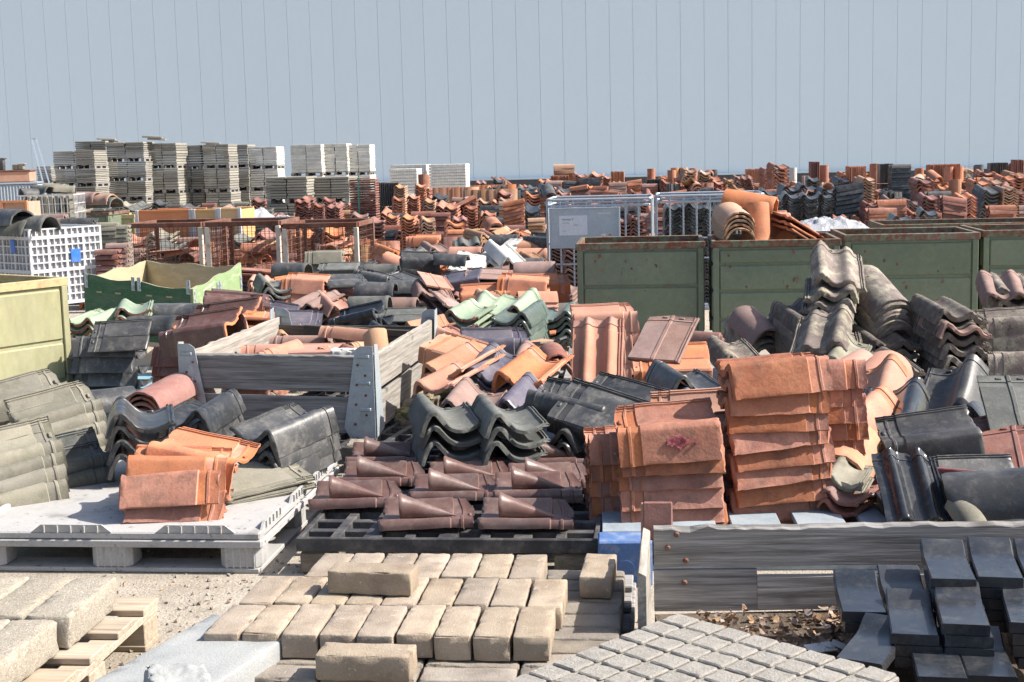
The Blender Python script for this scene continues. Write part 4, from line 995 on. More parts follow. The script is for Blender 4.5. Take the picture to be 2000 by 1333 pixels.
S('verge', 'orange', 480, 615, 9.4, -84, 4, .058, 'ribbed orange pile left of the plank crate top', rx=-3, ry=4, desc='light orange')
S('pans_m', 'green', 190, 622, 9.9, -24, 3, .045, 'green glazed set leaning at the left', rx=12, ry=4, desc='green glazed')
S('pans', 'green', 262, 604, 10.0, 10, 3, .058, 'green glazed stack in front of the green crate', rx=8, ry=-5, desc='green glazed')
S('ridge', 'anth', 345, 615, 10.1, 82, 2, .11, 'long grey pair in front of the green crate', desc='grey ridge')
S('ridge', 'anth', 300, 640, 9.8, 84, 1, .1, 'lying below the long grey pair', desc='dark grey ridge')
S('verge', 'brown', 470, 583, 10.2, -78, 2, .05, 'brown pair touching the green crate', rx=-8, ry=16, desc='shiny brown')
# inside the plank crate
random.seed(21)
for k in range(16):
    u, v = random.uniform(.12, .82), random.uniform(.1, .85)
    x = -1.80+1.065*u+.31*v; y = 7.50-.3*u+1.65*v
    mm = ['orange', 'peach', 'choco', 'pink', 'old', 'mauve', 'tan', 'pale'][k % 8]
    one('pans', mm, XF(x, y, .33+.06*(k % 3), random.uniform(0, 180), random.uniform(-8, 8), random.uniform(-8, 8)), f"{NAMES[mm]} tile {['flat on the bottom', 'tipped', 'half buried', 'loose'][k % 4]} inside the plank crate, {['near its front plank', 'in its middle', 'towards its rear', 'by its side plank'][k//4 if k < 16 else 3]}")
S('verge', 'pink', 610, 680, 8.3, 88, 1, .1, 'long and pale, lying across the inside of the plank crate', desc='pink clay')
S('pans', 'peach', 690, 655, 8.6, 70, 1, .1, 'wavy, lying near the rear plank of the crate', rx=4, desc='pale orange')
S('ridge', 'tan', 738, 682, 7.9, 20, 1, .1, 'standing upright behind the right corner iron', rx=68, desc='orange tan ridge', scale=.62)
p = P(672, 694, 7.7); me = block_mesh('white_lump', .15, .10, .11, 'slabw', .012, 12, .012, 4, 8); tag(link('white_lump', me, None, XF(p.x, p.y, p.z-.02)), 'white broken lump in the plank crate', 'rubble')
# grey S tiles behind the vent tiles
S('pan', 'grey', 868, 818, 6.45, 12, 3, .068, 'left stack behind the vent tiles', rx=6, ry=-2, desc='dark grey S')
S('pan', 'grey', 990, 820, 6.40, 12, 3, .068, 'right stack behind the vent tiles', rx=7, ry=-2, desc='dark grey S')
S('pan', 'mauve', 925, 790, 6.95, -12, 2, .05, 'brown pair peeping between the two dark grey S stacks', rx=8, desc='glossy mauve')
S('pan', 'purple', 1040, 785, 6.95, -20, 1, .05, 'with a broken edge behind the right dark grey S stack', rx=12, desc='pale violet')
t_ = thing('plastic_crate', 'small beige plastic box behind the dark grey S tiles', 'crate', XF(.02, 7.02, .12, -4)); b = MB()
b.box((0, 0, .08), (.36, .02, .16), 'beige', ch=.006); b.box((-.17, .12, .08), (.02, .22, .16), 'beige', ch=.006); b.box((.17, .12, .08), (.02, .22, .16), 'beige', ch=.006); b.box((0, .24, .08), (.36, .02, .16), 'beige', ch=.006); part('walls', b, t_)
# anthracite fan
S('pan', 'anth', 1120, 790, 6.60, 64, 1, .05, 'big, lying under the anthracite fan', rx=10, ry=-24, desc='anthracite pan')
S('verge', 'anth', 1172, 800, 6.42, 62, 1, .05, 'topmost of the fanned dark verge tiles', rx=14, ry=-30, desc='anthracite verge')
S('verge', 'anth', 1200, 822, 6.40, 54, 1, .05, 'second of the fanned dark verge tiles', rx=15, ry=-32, desc='anthracite verge')
S('verge', 'anth', 1212, 850, 6.35, 46, 1, .05, 'third and lowest of the fanned dark verge tiles', rx=14, ry=-34, desc='anthracite verge')
S('flat', 'black', 1225, 775, 6.80, 62, 2, .05, 'flat dark pair behind the fanned verge tiles', rx=12, ry=-22, desc='black flat')
S('pan_m', 'black', 1110, 850, 6.55, -30, 3, .06, 'shaded heap under the fanned verge tiles', rx=8, desc='black glazed')
# two tall orange stacks
S('fl', 'old', 1302, 830, 5.42, 89, 1, .07, 'with a magenta mark, topmost on the left orange stack', rx=-4, ry=-20, desc='weathered orange')
S('fl', 'old', 1308, 868, 5.46, 88, 6, .0665, 'left of the two tall orange stacks', rx=-2, ry=-4, desc='weathered orange', jit=1.6)
S('pan', 'old', 1240, 868, 5.62, 92, 6, .066, 'rear row of the left orange stack', rx=-1, ry=-12, desc='orange red')
p = P(1302, 835, 5.42); b = MB()
random.seed(9)
for k in range(30):
    s = random.uniform(.004, .013); b.box((random.gauss(0, .02), 0, random.gauss(0, .014)), (s*2.0, .009, s*1.6), 'magenta', ry=random.uniform(-.8, .8))
Xm = Matrix(((0, .88, .47, -.1325), (-1, 0, 0, -.03), (0, -.47, .88, -.0055), (0, 0, 0, 1)))
MAG = (b, Xm)
S('fl_m', 'old', 1512, 718, 5.55, -88, 9, .0715, 'taller right one of the two orange stacks', rx=3.5, ry=5, desc='weathered orange', jit=1.9)
S('pan_m', 'old', 1588, 735, 5.80, -96, 9, .070, 'rear row of the taller orange stack', rx=3, ry=8, desc='orange red', jit=1.2)
S('fl', 'peach', 1362, 815, 6.0, 84, 1, .07, 'smooth and unbroken, leaning between the two orange stacks', rx=-3, ry=-38, desc='smooth orange clay')
S('pan_m', 'orange', 1375, 880, 5.95, 80, 2, .06, 'pair low between the two orange stacks', rx=0, ry=-20, desc='orange clay')
S('pan', 'anth', 1335, 748, 7.1, 14, 3, .06, 'the stack behind the two orange stacks', rx=8, desc='grey S')
S('verge', 'orange', 1312, 695, 7.75, 86, 1, .09, 'flat-faced, lying on the boxy orange pile', rx=0, ry=-20, desc='orange verge')
S('verge', 'orange', 1312, 712, 7.55, 86, 3, .085, 'boxy orange pile on the blue pallet', rx=0, ry=-3, desc='orange verge')
S('flat', 'mauve', 1298, 660, 7.75, -26, 1, .1, 'leaning steeply on the boxy orange pile', rx=30, ry=4, desc='grey mauve flat')
S('pans', 'choco', 1360, 660, 9.3, 70, 1, .1, 'wavy, lying in front of the green containers', rx=3, desc='red brown')
# pink tiles
S('mul', 'pink', 1170, 688, 8.15, -8, 1, .1, 'large wavy one leaning against the pink pile', rx=52, desc='pink clay', scale=1.08)
S('pan_m', 'pink', 1180, 622, 8.75, -88, 7, .066, 'the pile before the first container', rx=2, ry=24, desc='smooth pink clay')
# black lattice pallet: loose tiles
S('pan', 'orange', 1040, 728, 7.30, -30, 1, .1, 'broken orange S tile at the front of the black lattice pallet', rx=14, ry=-6, desc='broken tan')
S('ridge', 'choco', 1082, 700, 7.55, 8, 2, .045, 'narrow round pair beside the large pink tile', rx=8, desc='brown ridge', scale=.7)
S('pan', 'purple', 972, 720, 7.55, -18, 2, .04, 'glossy violet pair sloping on the black lattice pallet', rx=14, ry=-4, desc='violet glazed')
S('pan', 'peach', 905, 712, 7.55, -40, 2, .05, 'pair of orange pans beside the plank crate', rx=14, ry=-14, desc='pale orange')
S('pans', 'pink', 880, 742, 7.35, -36, 1, .05, 'low orange piece under the pale orange pans', rx=10, ry=-8, desc='pink orange')
S('verge', 'peach', 905, 680, 7.9, 60, 1, .05, 'long roll pointing up right beside the crate', rx=12, ry=-10, desc='pale orange verge')
S('pan_m', 'purple', 965, 672, 8.3, -88, 3, .062, 'dark violet pile right of the plank crate', rx=0, ry=26, desc='violet glazed')
S('pans', 'mauve', 1045, 700, 7.9, -10, 1, .05, 'brown glazed piece on the black lattice pallet', rx=10, desc='mauve')
S('pan', 'pink', 870, 655, 8.9, 30, 2, .05, 'pink fragments behind the crate corner', rx=10, desc='pink clay', scale=.8)
S('pan', 'peach', 840, 640, 9.2, -60, 2, .04, 'small orange fragments behind the crate', rx=8, desc='orange clay', scale=.7)
# green S tiles
S('pans', 'green', 918, 610, 10.0, -24, 3, .052, 'left pale green stack on the middle pallet', rx=14, ry=4, desc='pale green')
S('pans', 'green', 958, 598, 10.35, -10, 2, .05, 'pale green pair behind the left green stack', rx=16, ry=6, desc='pale green')
S('pan_m', 'teal', 1018, 618, 9.9, -22, 4, .058, 'dark green stack with sharp ridges', rx=12, ry=4, desc='dark green')
S('pan_m', 'green', 1005, 598, 10.2, -22, 1, .058, 'on the back of the dark green stack', rx=14, ry=4, desc='pale green')
S('pans_m', 'teal', 1092, 614, 10.2, -10, 6, .044, 'dark green nested stack beside the first container', rx=8, ry=-6, desc='blue green')
S('pan_m', 'choco', 1055, 640, 10.3, -60, 3, .05, 'brown edge stack between the green stacks', rx=4, ry=12, desc='dark brown')
# orange flanged stack
S('fl', 'orange', 1022, 550, 11.3, 84, 4, .098, 'bright orange flanged stack in the middle', rx=5, ry=-12, desc='bright orange')
S('verge_m', 'orange', 1062, 545, 11.7, -86, 5, .09, 'rear part of the bright orange flanged stack', rx=0, ry=12, desc='orange')
S('pan_m', 'orange', 948, 578, 11.2, -88, 3, .07, 'orange pile left of the flanged stack', rx=2, ry=30, desc='orange clay')
S('pans', 'tan', 962, 585, 10.7, 28, 1, .05, 'small orange roll before the orange pile', rx=16, desc='tan clay', scale=.8)
S('ridge', 'mauve', 1045, 530, 12.2, 84, 2, .10, 'long grey pair behind the flanged stack', desc='mauve ridge')
# mauve triple stack
S('dbl', 'mauve', 848, 572, 10.9, 8, 4, .085, 'mauve wavy stack with stepped flanges', rx=14, ry=12, desc='mauve concrete', step=(.012, -.03))
S('flat', 'pink', 850, 548, 11.0, 16, 1, .085, 'lying flat on top of the mauve wavy stack', rx=14, ry=14, desc='pinkish flat', scale=.8)
S('verge_m', 'mauve', 878, 590, 10.6, 22, 2, .09, 'stepped pair at the right flank of the mauve stack', rx=14, ry=24, desc='pinkish mauve', scale=.85)
# middle heap, left half
S('pan', 'gloss', 700, 620, 9.6, 70, 1, .07, 'large shiny black tile with a white dot', rx=-12, ry=-30, desc='shiny black', scale=.88)
S('pan', 'gloss', 715, 640, 9.8, 72, 2, .06, 'shiny black pair under the large black one', rx=-10, ry=-14, desc='shiny black', scale=.88)
S('pan', 'gloss', 762, 655, 9.3, 30, 1, .06, 'small shiny piece in front of the large black tile', rx=14, ry=-4, desc='shiny black', scale=.75)
S('verge_m', 'purple', 577, 622, 9.8, -88, 2, .06, 'dark violet trough above the crate', rx=-2, ry=18, desc='dark violet', scale=.88)
S('pans', 'purple', 540, 605, 10.3, 60, 2, .06, 'violet pair left of the dark trough', rx=6, ry=-14, desc='dark violet', scale=.88)
S('pans', 'tan', 563, 650, 9.2, 16, 2, .04, 'pale arched pair just behind the crate', rx=10, desc='mossy tan', scale=.8)
S('dbl', 'mauve', 620, 588, 10.7, -28, 4, .055, 'pinkish wavy stack in the middle heap', rx=18, ry=-2, desc='pinkish mauve', scale=.88)
S('fl', 'orange', 598, 548, 11.4, 84, 5, .088, 'orange slab stack in the middle heap', rx=5, ry=-14, desc='bright orange', scale=.88)
S('pan', 'grey', 530, 560, 11.4, 20, 5, .052, 'grey green nested stack beside the green crate', rx=14, ry=2, desc='grey green', scale=.88)
S('ridge', 'anth', 570, 530, 12.2, 74, 1, .05, 'dark one peeping behind the orange slab stack', desc='anthracite ridge', scale=.88)
S('flat', 'choco', 668, 565, 11.6, -66, 4, .055, 'tilted red brown stack right of the orange slabs', rx=-2, ry=20, desc='red brown', scale=.88)
S('flat', 'anth', 675, 548, 11.5, -66, 1, .055, 'lying on the tilted red brown stack', rx=-2, ry=20, desc='grey blue', scale=.88)
S('fl', 'pale', 635, 497, 13.2, 90, 5, .085, 'light grey hollow stack before the right wire cage', rx=0, ry=-6, desc='light grey', scale=.88)
S('verge', 'grey', 660, 520, 12.9, 88, 3, .07, 'lower front part of the light grey hollow stack', rx=0, ry=-10, desc='light grey', scale=.88)
S('pan', 'pink', 655, 600, 10.6, 24, 1, .07, 'pink piece beside the pinkish wavy stack', rx=14, desc='pink clay', scale=.8)
S('ridge', 'anth', 735, 570, 11.0, 80, 1, .09, 'long dark roll with a broken socket', rx=2, ry=-16, desc='anthracite ridge', scale=.88)
S('ridge', 'mauve', 775, 600, 10.6, 84, 1, .09, 'long brownish roll with an open orange socket', desc='mauve ridge', scale=.88)
S('ridge', 'grey', 722, 598, 10.4, 82, 1, .09, 'grey roll behind the large black tile', desc='grey ridge', scale=.88)
S('flat', 'grey', 780, 615, 10.1, 86, 2, .06, 'lichen spotted pair right of the large black tile', ry=-16, desc='grey stone', scale=.88)
S('ridge', 'anth', 800, 565, 11.5, 84, 2, .1, 'smooth dark pair behind the mauve stack', desc='dark ridge', scale=.88)
S('pan', 'anth', 735, 545, 12.1, 62, 3, .05, 'blue grey fan of pans in the middle heap', rx=10, ry=-12, desc='blue grey', fan=8, scale=.88)
S('flat', 'anth', 782, 545, 12.0, 46, 3, .05, 'blue grey fan right of the pans', rx=12, ry=-10, desc='blue grey', fan=-9, scale=.88)
S('pan_m', 'anth', 820, 510, 12.8, -82, 3, .075, 'dark steep pile with rusty ends', rx=-3, ry=30, desc='dark brown', scale=.88)
S('pans', 'orange', 850, 515, 12.9, 10, 2, .05, 'rusty orange broken ends beside the dark pile', rx=10, desc='orange broken', scale=.8)
S('ridge', 'pink', 778, 517, 13.2, 60, 1, .09, 'pink pot-like piece near the wire cage', rx=20, desc='pink ridge', scale=.88)
S('pan', 'orange', 762, 495, 14.2, 40, 2, .06, 'orange pair at the foot of the wire cage', rx=12, desc='orange clay', scale=.85)
S('ridge', 'anth', 882, 512, 12.6, 76, 1, .09, 'dark shiny roll beside the white tile', rx=4, desc='black ridge', scale=.88)
S('verge_m', 'white', 912, 513, 12.6, -16, 2, .06, 'bright white tile in the middle heap', rx=22, ry=12, desc='bright white', scale=.88)
S('verge', 'purple', 898, 540, 12.0, 80, 3, .055, 'plum coloured trough sloping down right', rx=-10, ry=-16, desc='plum', scale=.88)
S('flat', 'mauve', 950, 535, 12.0, 84, 3, .05, 'dark weathered pile above the orange pile', rx=3, ry=-16, desc='dark weathered', scale=.88)
S('ridge', 'grey', 745, 532, 12.6, 82, 1, .09, 'long grey roll before the wire cage corner', desc='light grey ridge', scale=.88)
S('dbl', 'white', 968, 500, 13.0, -32, 1, .06, 'white wavy tile in the middle heap', rx=24, desc='white wavy', scale=.88)
S('pan', 'white', 985, 498, 12.9, 30, 1, .05, 'next to the white wavy tile', rx=24, desc='white', scale=.9)
S('pans', 'grey', 932, 510, 13.0, 30, 2, .05, 'grey green curved pair left of the white wavy tile', rx=20, desc='grey green', scale=.88)
S('ridge', 'pink', 910, 497, 13.6, 84, 1, .06, 'rose coloured roll under the mossy chevrons', desc='rose ridge', scale=.88)
S('dbl_m', 'grey', 910, 475, 14.4, 4, 5, .032, 'mossy chevron stack', rx=12, desc='mossy grey', scale=.88)
S('pan', 'orange', 828, 470, 15.0, 86, 1, .07, 'orange trough at the back of the heap', rx=0, ry=-20, desc='orange clay', scale=.88)
S('pans_m', 'anth', 810, 492, 14.2, -12, 3, .045, 'small dark arch set at the back of the heap', rx=14, desc='dark grey', scale=.88)
S('pans', 'mauve', 848, 485, 14.2, 20, 3, .05, 'brown arch set right of the small dark arches', rx=16, desc='brown grey', scale=.88)
S('pans', 'grey', 825, 500, 13.8, -20, 1, .05, 'grey arch between the two arch sets', rx=14, desc='grey', scale=.8)
S('flat', 'white', 995, 478, 14.4, -40, 1, .07, 'small pale square tile beyond the white wavy one', rx=26, desc='pale', scale=.6)
S('flat', 'white', 1015, 498, 13.6, -36, 1, .07, 'small pale tile right of the white wavy one', rx=26, desc='pale', scale=.6)
S('ridge', 'anth', 985, 472, 15.2, 86, 1, .08, 'blue grey roll near the back of the heap', desc='blue grey ridge', scale=.88)
S('ridge', 'peach', 1025, 482, 14.6, 86, 1, .08, 'orange roll near the back of the heap', desc='orange ridge', scale=.88)
S('ridge', 'anth', 1030, 520, 12.9, 84, 1, .08, 'long dark roll left of the tank cage', desc='anthracite ridge', scale=.88)
S('ridge', 'pink', 1038, 500, 13.6, 84, 1, .08, 'pink roll left of the tank cage', desc='pink ridge', scale=.88)
S('pan', 'black', 1058, 470, 14.6, 64, 4, .06, 'black fan against the tank cage', rx=4, ry=-24, desc='black', fan=5, scale=.88)
S('pans', 'tan', 1040, 505, 13.2, 30, 1, .05, 'small tan arch left of the tank cage', rx=16, desc='tan', scale=.7)
for k, (px, py) in enumerate([(935, 458), (960, 460), (985, 455), (1012, 458), (1030, 462)]):
    S('pans', ['tan', 'choco', 'tan', 'orange', 'tan'][k], px, py, 15.6+.1*k, [40, 24, -30, 34, -20][k], 3, .045, f'{ord2[k]} little set behind the white wavy tile', rx=16, desc='rust coloured', scale=.85)
# right side: mossy heap
S('dbl', 'moss', 1640, 522, 8.75, -10, 1, .09, 'thick with moss, on the very top of the mossy heap', rx=26, ry=14, desc='pale mossy')
S('dbl_m', 'moss', 1622, 560, 8.70, -14, 5, .062, 'upper mossy stack', rx=22, ry=-4, desc='mossy grey', step=(-.02, -.01))
S('dbl', 'moss2', 1575, 612, 8.60, 12, 5, .06, 'middle mossy stack', rx=16, ry=-4, desc='dark mossy')
S('dbl_m', 'moss', 1600, 648, 8.10, -20, 1, .07, 'sloping wavy one in the front of the mossy heap', rx=24, ry=-12, desc='mossy grey')
S('dbl', 'moss2', 1630, 672, 8.15, -10, 4, .045, 'pair below the sloping mossy tile', rx=16, ry=-4, desc='dark mossy')
S('ridge', 'moss', 1715, 578, 8.75, 14, 6, .034, 'curved mossy stack right of the heap top', rx=24, ry=8, desc='mossy ridge', scale=1.25, step=(0, -.012))
S('dbl', 'moss2', 1725, 660, 8.5, 6, 4, .06, 'dark wavy set under the curved mossy stack', rx=14, desc='dark mossy')
S('dbl', 'moss2', 1730, 706, 7.95, 4, 4, .062, 'low wavy set behind the black S tiles', rx=10, ry=4, desc='dark mossy')
S('ridge', 'mauve', 1478, 645, 8.8, 16, 1, .05, 'smooth mauve roll left of the mossy heap', rx=16, ry=4, desc='smooth mauve ridge', scale=1.1)
S('ridge', 'moss', 1470, 652, 8.9, 16, 3, .045, 'set of mossy rolls under the mauve one', rx=16, desc='mossy ridge', scale=1.1)
S('pans', 'moss', 1432, 690, 8.2, 10, 2, .06, 'mossy pair behind the tall orange stack', rx=14, desc='mossy pale')
S('flat', 'moss2', 1530, 632, 9.0, -40, 2, .05, 'dark ribbed pair between the mauve roll and the mossy heap', rx=20, desc='dark ribbed')
S('pans', 'pale', 1655, 690, 7.9, -30, 1, .05, 'broken piece hanging below the mossy heap', rx=24, ry=24, desc='pale mossy', scale=.8)
S('dbl', 'moss2', 1852, 605, 8.35, 6, 8, .068, 'tall wavy stack at the right', rx=14, ry=7, desc='dark wavy', step=(.006, -.012), jit=1.4)
S('dbl', 'mauve', 1862, 634, 8.29, 6, 1, .062, 'reddish tile with a pink front in the tall wavy stack', rx=8, ry=8, desc='reddish wavy')
S('dbl', 'mauve', 1965, 560, 8.9, -12, 1, .07, 'reddish wavy tile before the last container', rx=16, ry=-2, desc='reddish mossy')
S('dbl', 'moss', 1985, 560, 8.95, -10, 3, .07, 'set under the reddish wavy tile before the last container', rx=14, desc='mossy wavy')
S('pan', 'moss', 1970, 632, 8.3, 84, 4, .075, 'upper mossy slabs at the right picture edge', rx=-3, ry=-24, desc='lichen covered')
S('pan', 'moss', 1985, 700, 8.1, 88, 3, .075, 'lower mossy slabs at the right picture edge', rx=-1, ry=-24, desc='lichen covered')
# right: orange pieces, black pans
S('pan_m', 'peach', 1700, 765, 6.65, -26, 1, .07, 'orange tile with lugs leaning on the black pan', rx=26, ry=-4, desc='light orange')
S('ridge', 'pink', 1712, 745, 7.0, -34, 1, .07, 'half round pink piece with a fin', rx=12, ry=10, desc='pink ridge', scale=1.15)
S('ridge', 'pink', 1655, 725, 7.1, -50, 1, .07, 'pink piece beside the tall orange stack', rx=14, desc='pink ridge', scale=.8)
S('pan_m', 'orange', 1665, 820, 6.3, -40, 2, .06, 'orange shaded pair under the lugged tile', rx=16, ry=-8, desc='dark orange')
S('pan_m', 'gloss', 1742, 805, 6.35, -24, 1, .07, 'shiny black pan with an orange reflection', rx=20, ry=2, desc='shiny black')
S('pan_m', 'black', 1735, 830, 6.35, -20, 2, .06, 'black pair under the shiny black pan', rx=14, desc='black glazed')
S('pan_m', 'anth', 1860, 768, 6.75, -28, 1, .055, 'steep dark pan topmost on the right pan stack', rx=30, ry=-8, desc='blue grey')
S('pan_m', 'black', 1872, 795, 6.75, -28, 4, .050, 'right pan stack behind the broken side tiles', rx=22, ry=-8, desc='black glazed')
S('fl', 'anth', 1815, 848, 5.85, 84, 1, .07, 'dark tile with a sharp broken edge above the striped black tile', rx=-8, ry=-24, desc='dark brown grey')
S('fl', 'anth', 1800, 885, 5.86, 86, 2, .085, 'dark pile above the striped black tile', rx=-7, ry=-16, desc='dark brown grey')
S('pans', 'tan', 1690, 872, 5.95, 70, 3, .05, 'crumbled orange ends left of the dark pile', rx=8, ry=-10, desc='crumbled orange', scale=.75)
S('mul', 'gloss', 1784, 950, 5.26, -3, 1, .05, 'striped shiny black tile on the pale blue pallet', rx=34, desc='striped shiny black', scale=.86)
S('flat', 'black', 1784, 975, 5.34, -3, 4, .026, 'thin dark stack under the striped black tile', rx=3, desc='thin black', scale=.86)
S('fl', 'anth', 1900, 940, 5.55, 90, 1, .06, 'dark slab with a diagonal shadow', rx=0, ry=-26, desc='dark grey')
S('ridge', 'anth', 1975, 975, 5.15, 74, 1, .06, 'large dark roll at the right edge', rx=-6, desc='brownish anthracite ridge', scale=1.35)
S('ridge', 'pale', 1890, 1008, 5.05, 10, 1, .05, 'small pale roll poking over the plank box', rx=26, desc='pale grey ridge', scale=.5)
S('flat', 'grey', 1985, 790, 6.35, -8, 1, .05, 'green grey flat tile leaning at the right edge', rx=30, desc='green grey flat')
S('flat', 'choco', 1950, 855, 6.2, -14, 5, .05, 'standing rust brown set at the right edge', rx=34, ry=-8, desc='rust brown', fan=2)
S('flat', 'choco', 1992, 880, 5.9, -14, 4, .05, 'second rust brown set at the right edge', rx=34, ry=-8, desc='rust brown')
S('ridge', 'peach', 1655, 895, 5.75, -24, 1, .05, 'orange arch right of the tall orange stack', rx=10, ry=20, desc='orange ridge', scale=1.1)
S('pans', 'pale', 1655, 925, 5.5, -30, 2, .05, 'green grey fragments right of the tall orange stack', rx=14, ry=16, desc='mossy green grey', scale=.6)
S('pans', 'choco', 1660, 960, 5.45, -40, 2, .04, 'red brown fragments at the foot of the tall orange stack', rx=8, ry=10, desc='red brown', scale=.65)
b = MB(); plank(b, (0, 0), (.95, -.62), 0, .11, .02, 'redpl', 3); tag(link('painted_plank', b.mesh('painted_plank'), None, XF(1.22, 5.95, .165)), 'dull red plank lying on the pale blue pallet', 'plank')
# in the orange-filled container and cages
random.seed(31)
S('ridge', 'orange', 1465, 400, 11.7, 70, 1, .05, 'tan arched piece on top of the filled container', rx=10, desc='tan arched ridge', scale=1.2)
S('ridge', 'tan', 1432, 425, 11.5, 6, 5, .035, 'arched set in the left of the filled container', rx=10, desc='orange ridge', scale=1.15)
S('ridge', 'orange', 1478, 440, 11.45, 0, 1, .05, 'standing upright in the filled container', rx=80, desc='upright orange ridge')
S('verge', 'orange', 1560, 440, 11.6, -64, 3, .05, 'slanting channel pieces in the filled container', rx=-28, ry=10, desc='orange channel')
S('verge', 'orange', 1530, 452, 11.8, 50, 2, .05, 'cross lying pieces in the filled container', rx=-14, desc='orange channel', scale=.9)
S('pans', 'pink', 1500, 425, 12.0, 88, 2, .05, 'flat pink pieces at the back of the filled container', ry=-14, desc='pink clay')
CM = ['orange', 'old', 'tan', 'choco', 'orange', 'peach']
for ci, (X, w_, dp_) in enumerate(CG):
    for k in range(13):
        mm = CM[(k+ci*2) % 6]; kd = ['ridge', 'pans', 'flat'][(k+ci) % 3]
        q = X @ XF(random.uniform(-w_/2+.2, w_/2-.2), random.uniform(.2, dp_-.2), .10+.042*k, random.choice([10, 80, 100, -20])+random.uniform(-15, 15), random.uniform(-9, 9), random.uniform(-9, 9)) @ Matrix.Scale(.9, 4)
        one(kd, mm, q, f"{NAMES[mm]} {'ridge' if kd == 'ridge' else 'tile'}, {ord2[k] if k < 10 else ['eleventh', 'twelfth', 'thirteenth'][k-10]} from the bottom in the {['left', 'middle', 'right'][ci]} wire cage")
# on the white crate, at the back left
for i, (px, py, yaw, mm, lab) in enumerate([(20, 445, 74, 'grey', 'green grey ridge half round cut by the left edge on the white crate'), (62, 437, 66, 'grey', 'green grey half round standing out on the white crate'), (20, 425, 50, 'anth', 'dark box-like ridge piece behind the half rounds')]):
    p = P(px, py, 13.6); one('ridge', mm, XF(p.x, p.y, p.z-.03, yaw) @ Matrix.Scale(1.3, 4), lab)
for i, (px, py, yaw, mm) in enumerate([(165, 388, 70, 'mauve'), (195, 392, 66, 'tan'), (205, 398, 60, 'grey')]):
    p = P(px, py, 23.1); one('ridge', mm, XF(p.x, p.y, p.z-.02, yaw) @ Matrix.Scale(1.5, 4), f"{['brown', 'tan', 'grey'][i]} half round on the small green container, {ord2[i]} from the left")
print('NEAR TILES', NT[0])

# ---- vent tiles with cones on the black pallet
PROF['vt'] = (catmull([(-.14, -.004), (-.138, .015), (-.125, .032), (-.108, .030), (-.09, .010), (-.05, .002), (.02, .004), (.07, .012), (.10, .030), (.118, .045), (.13, .05)]), .37)
VT = tile_mb('vt', 'vent', True, .010, 1, m_end='vent').mesh('vent_tile', 38)
def cone_mesh():
    b = MB(); n = 22; prof = [(-.115, .046), (-.113, .053), (-.105, .054), (-.098, .050), (-.05, .040), (.05, .018), (.12, .002)]; vs = []; fs = []
    inner = [(-.115, .043), (-.09, .040), (-.02, .026)]
    ring = prof
    for (y, r) in ring:
        for k in range(n): a = 2*math.pi*k/n; vs.append((r*math.cos(a)*.95, y, .062+r*math.sin(a)*1.2-.05*(y+.11)/.22))
    for j in range(len(ring)-1):
        for k in range(n): fs.append((j*n+k, j*n+(k+1) % n, (j+1)*n+(k+1) % n, (j+1)*n+k))
    o = len(vs)
    for (y, r) in inner:
        for k in range(n): a = 2*math.pi*k/n; vs.append((r*math.cos(a)*.95, y, .062+r*math.sin(a)*1.2-.05*(y+.11)/.22))
    for j in range(2):
        for k in range(n): fs.append((o+j*n+k, o+(j+1)*n+k, o+(j+1)*n+(k+1) % n, o+j*n+(k+1) % n))
    for k in range(n): fs.append((k, o+k, o+(k+1) % n, (k+1) % n))
    fs.append(tuple(o+2*n+k for k in range(n)))
    b.add(vs, fs, 'vent'); return b.mesh('vent_cone', 50)
CN = cone_mesh()
random.seed(2)
VL = [(832, 1028, 0, 'front row, left'), (1030, 1028, 0, 'front row, right'), (690, 988, 0, 'second row, left end'), (886, 974, 0, 'second row, middle'), (1052, 978, 1, 'second row, right end'),
      (742, 946, 0, 'third row, left'), (915, 946, 0, 'third row, middle'), (1076, 950, 0, 'third row, right'), (754, 912, 1, 'rear row, left'), (928, 912, 1, 'rear row, middle'), (1086, 914, 1, 'rear row, right')]
for (px, py, dbl_, where) in VL:
    q = G(px, py, .175)
    for k in range(dbl_+1):
        X = XF(q.x+.004*k, q.y+.125, .172+.0-.0+(.016*(dbl_-k)), -93+random.uniform(-2, 2), random.uniform(-1, 1), 0)
        t_ = link('vent_tile', VT, None, X)
        tag(t_, f"brown vent tile with a cone on the black pallet, {where}" if k == 0 else f"brown tile lying directly under the vent tile, {where}", 'vent tile', 'brown vent tiles on the black pallet')
        if k == 0:
            c_ = bpy.data.objects.new('vent_cone', CN); C.objects.link(c_); c_.parent = t_; c_.scale = (.9, .95, .84)
        NT[0] += 1
b = MAG[0]; o = link('chalk_mark', b.mesh('chalk_mark'), None, None)
tl = [x for x in bpy.data.objects if x.get('label', '').startswith('weathered orange tile with a magenta')][0]
o.parent = tl; o.matrix_parent_inverse = Matrix(); o.matrix_local = MAG[1]

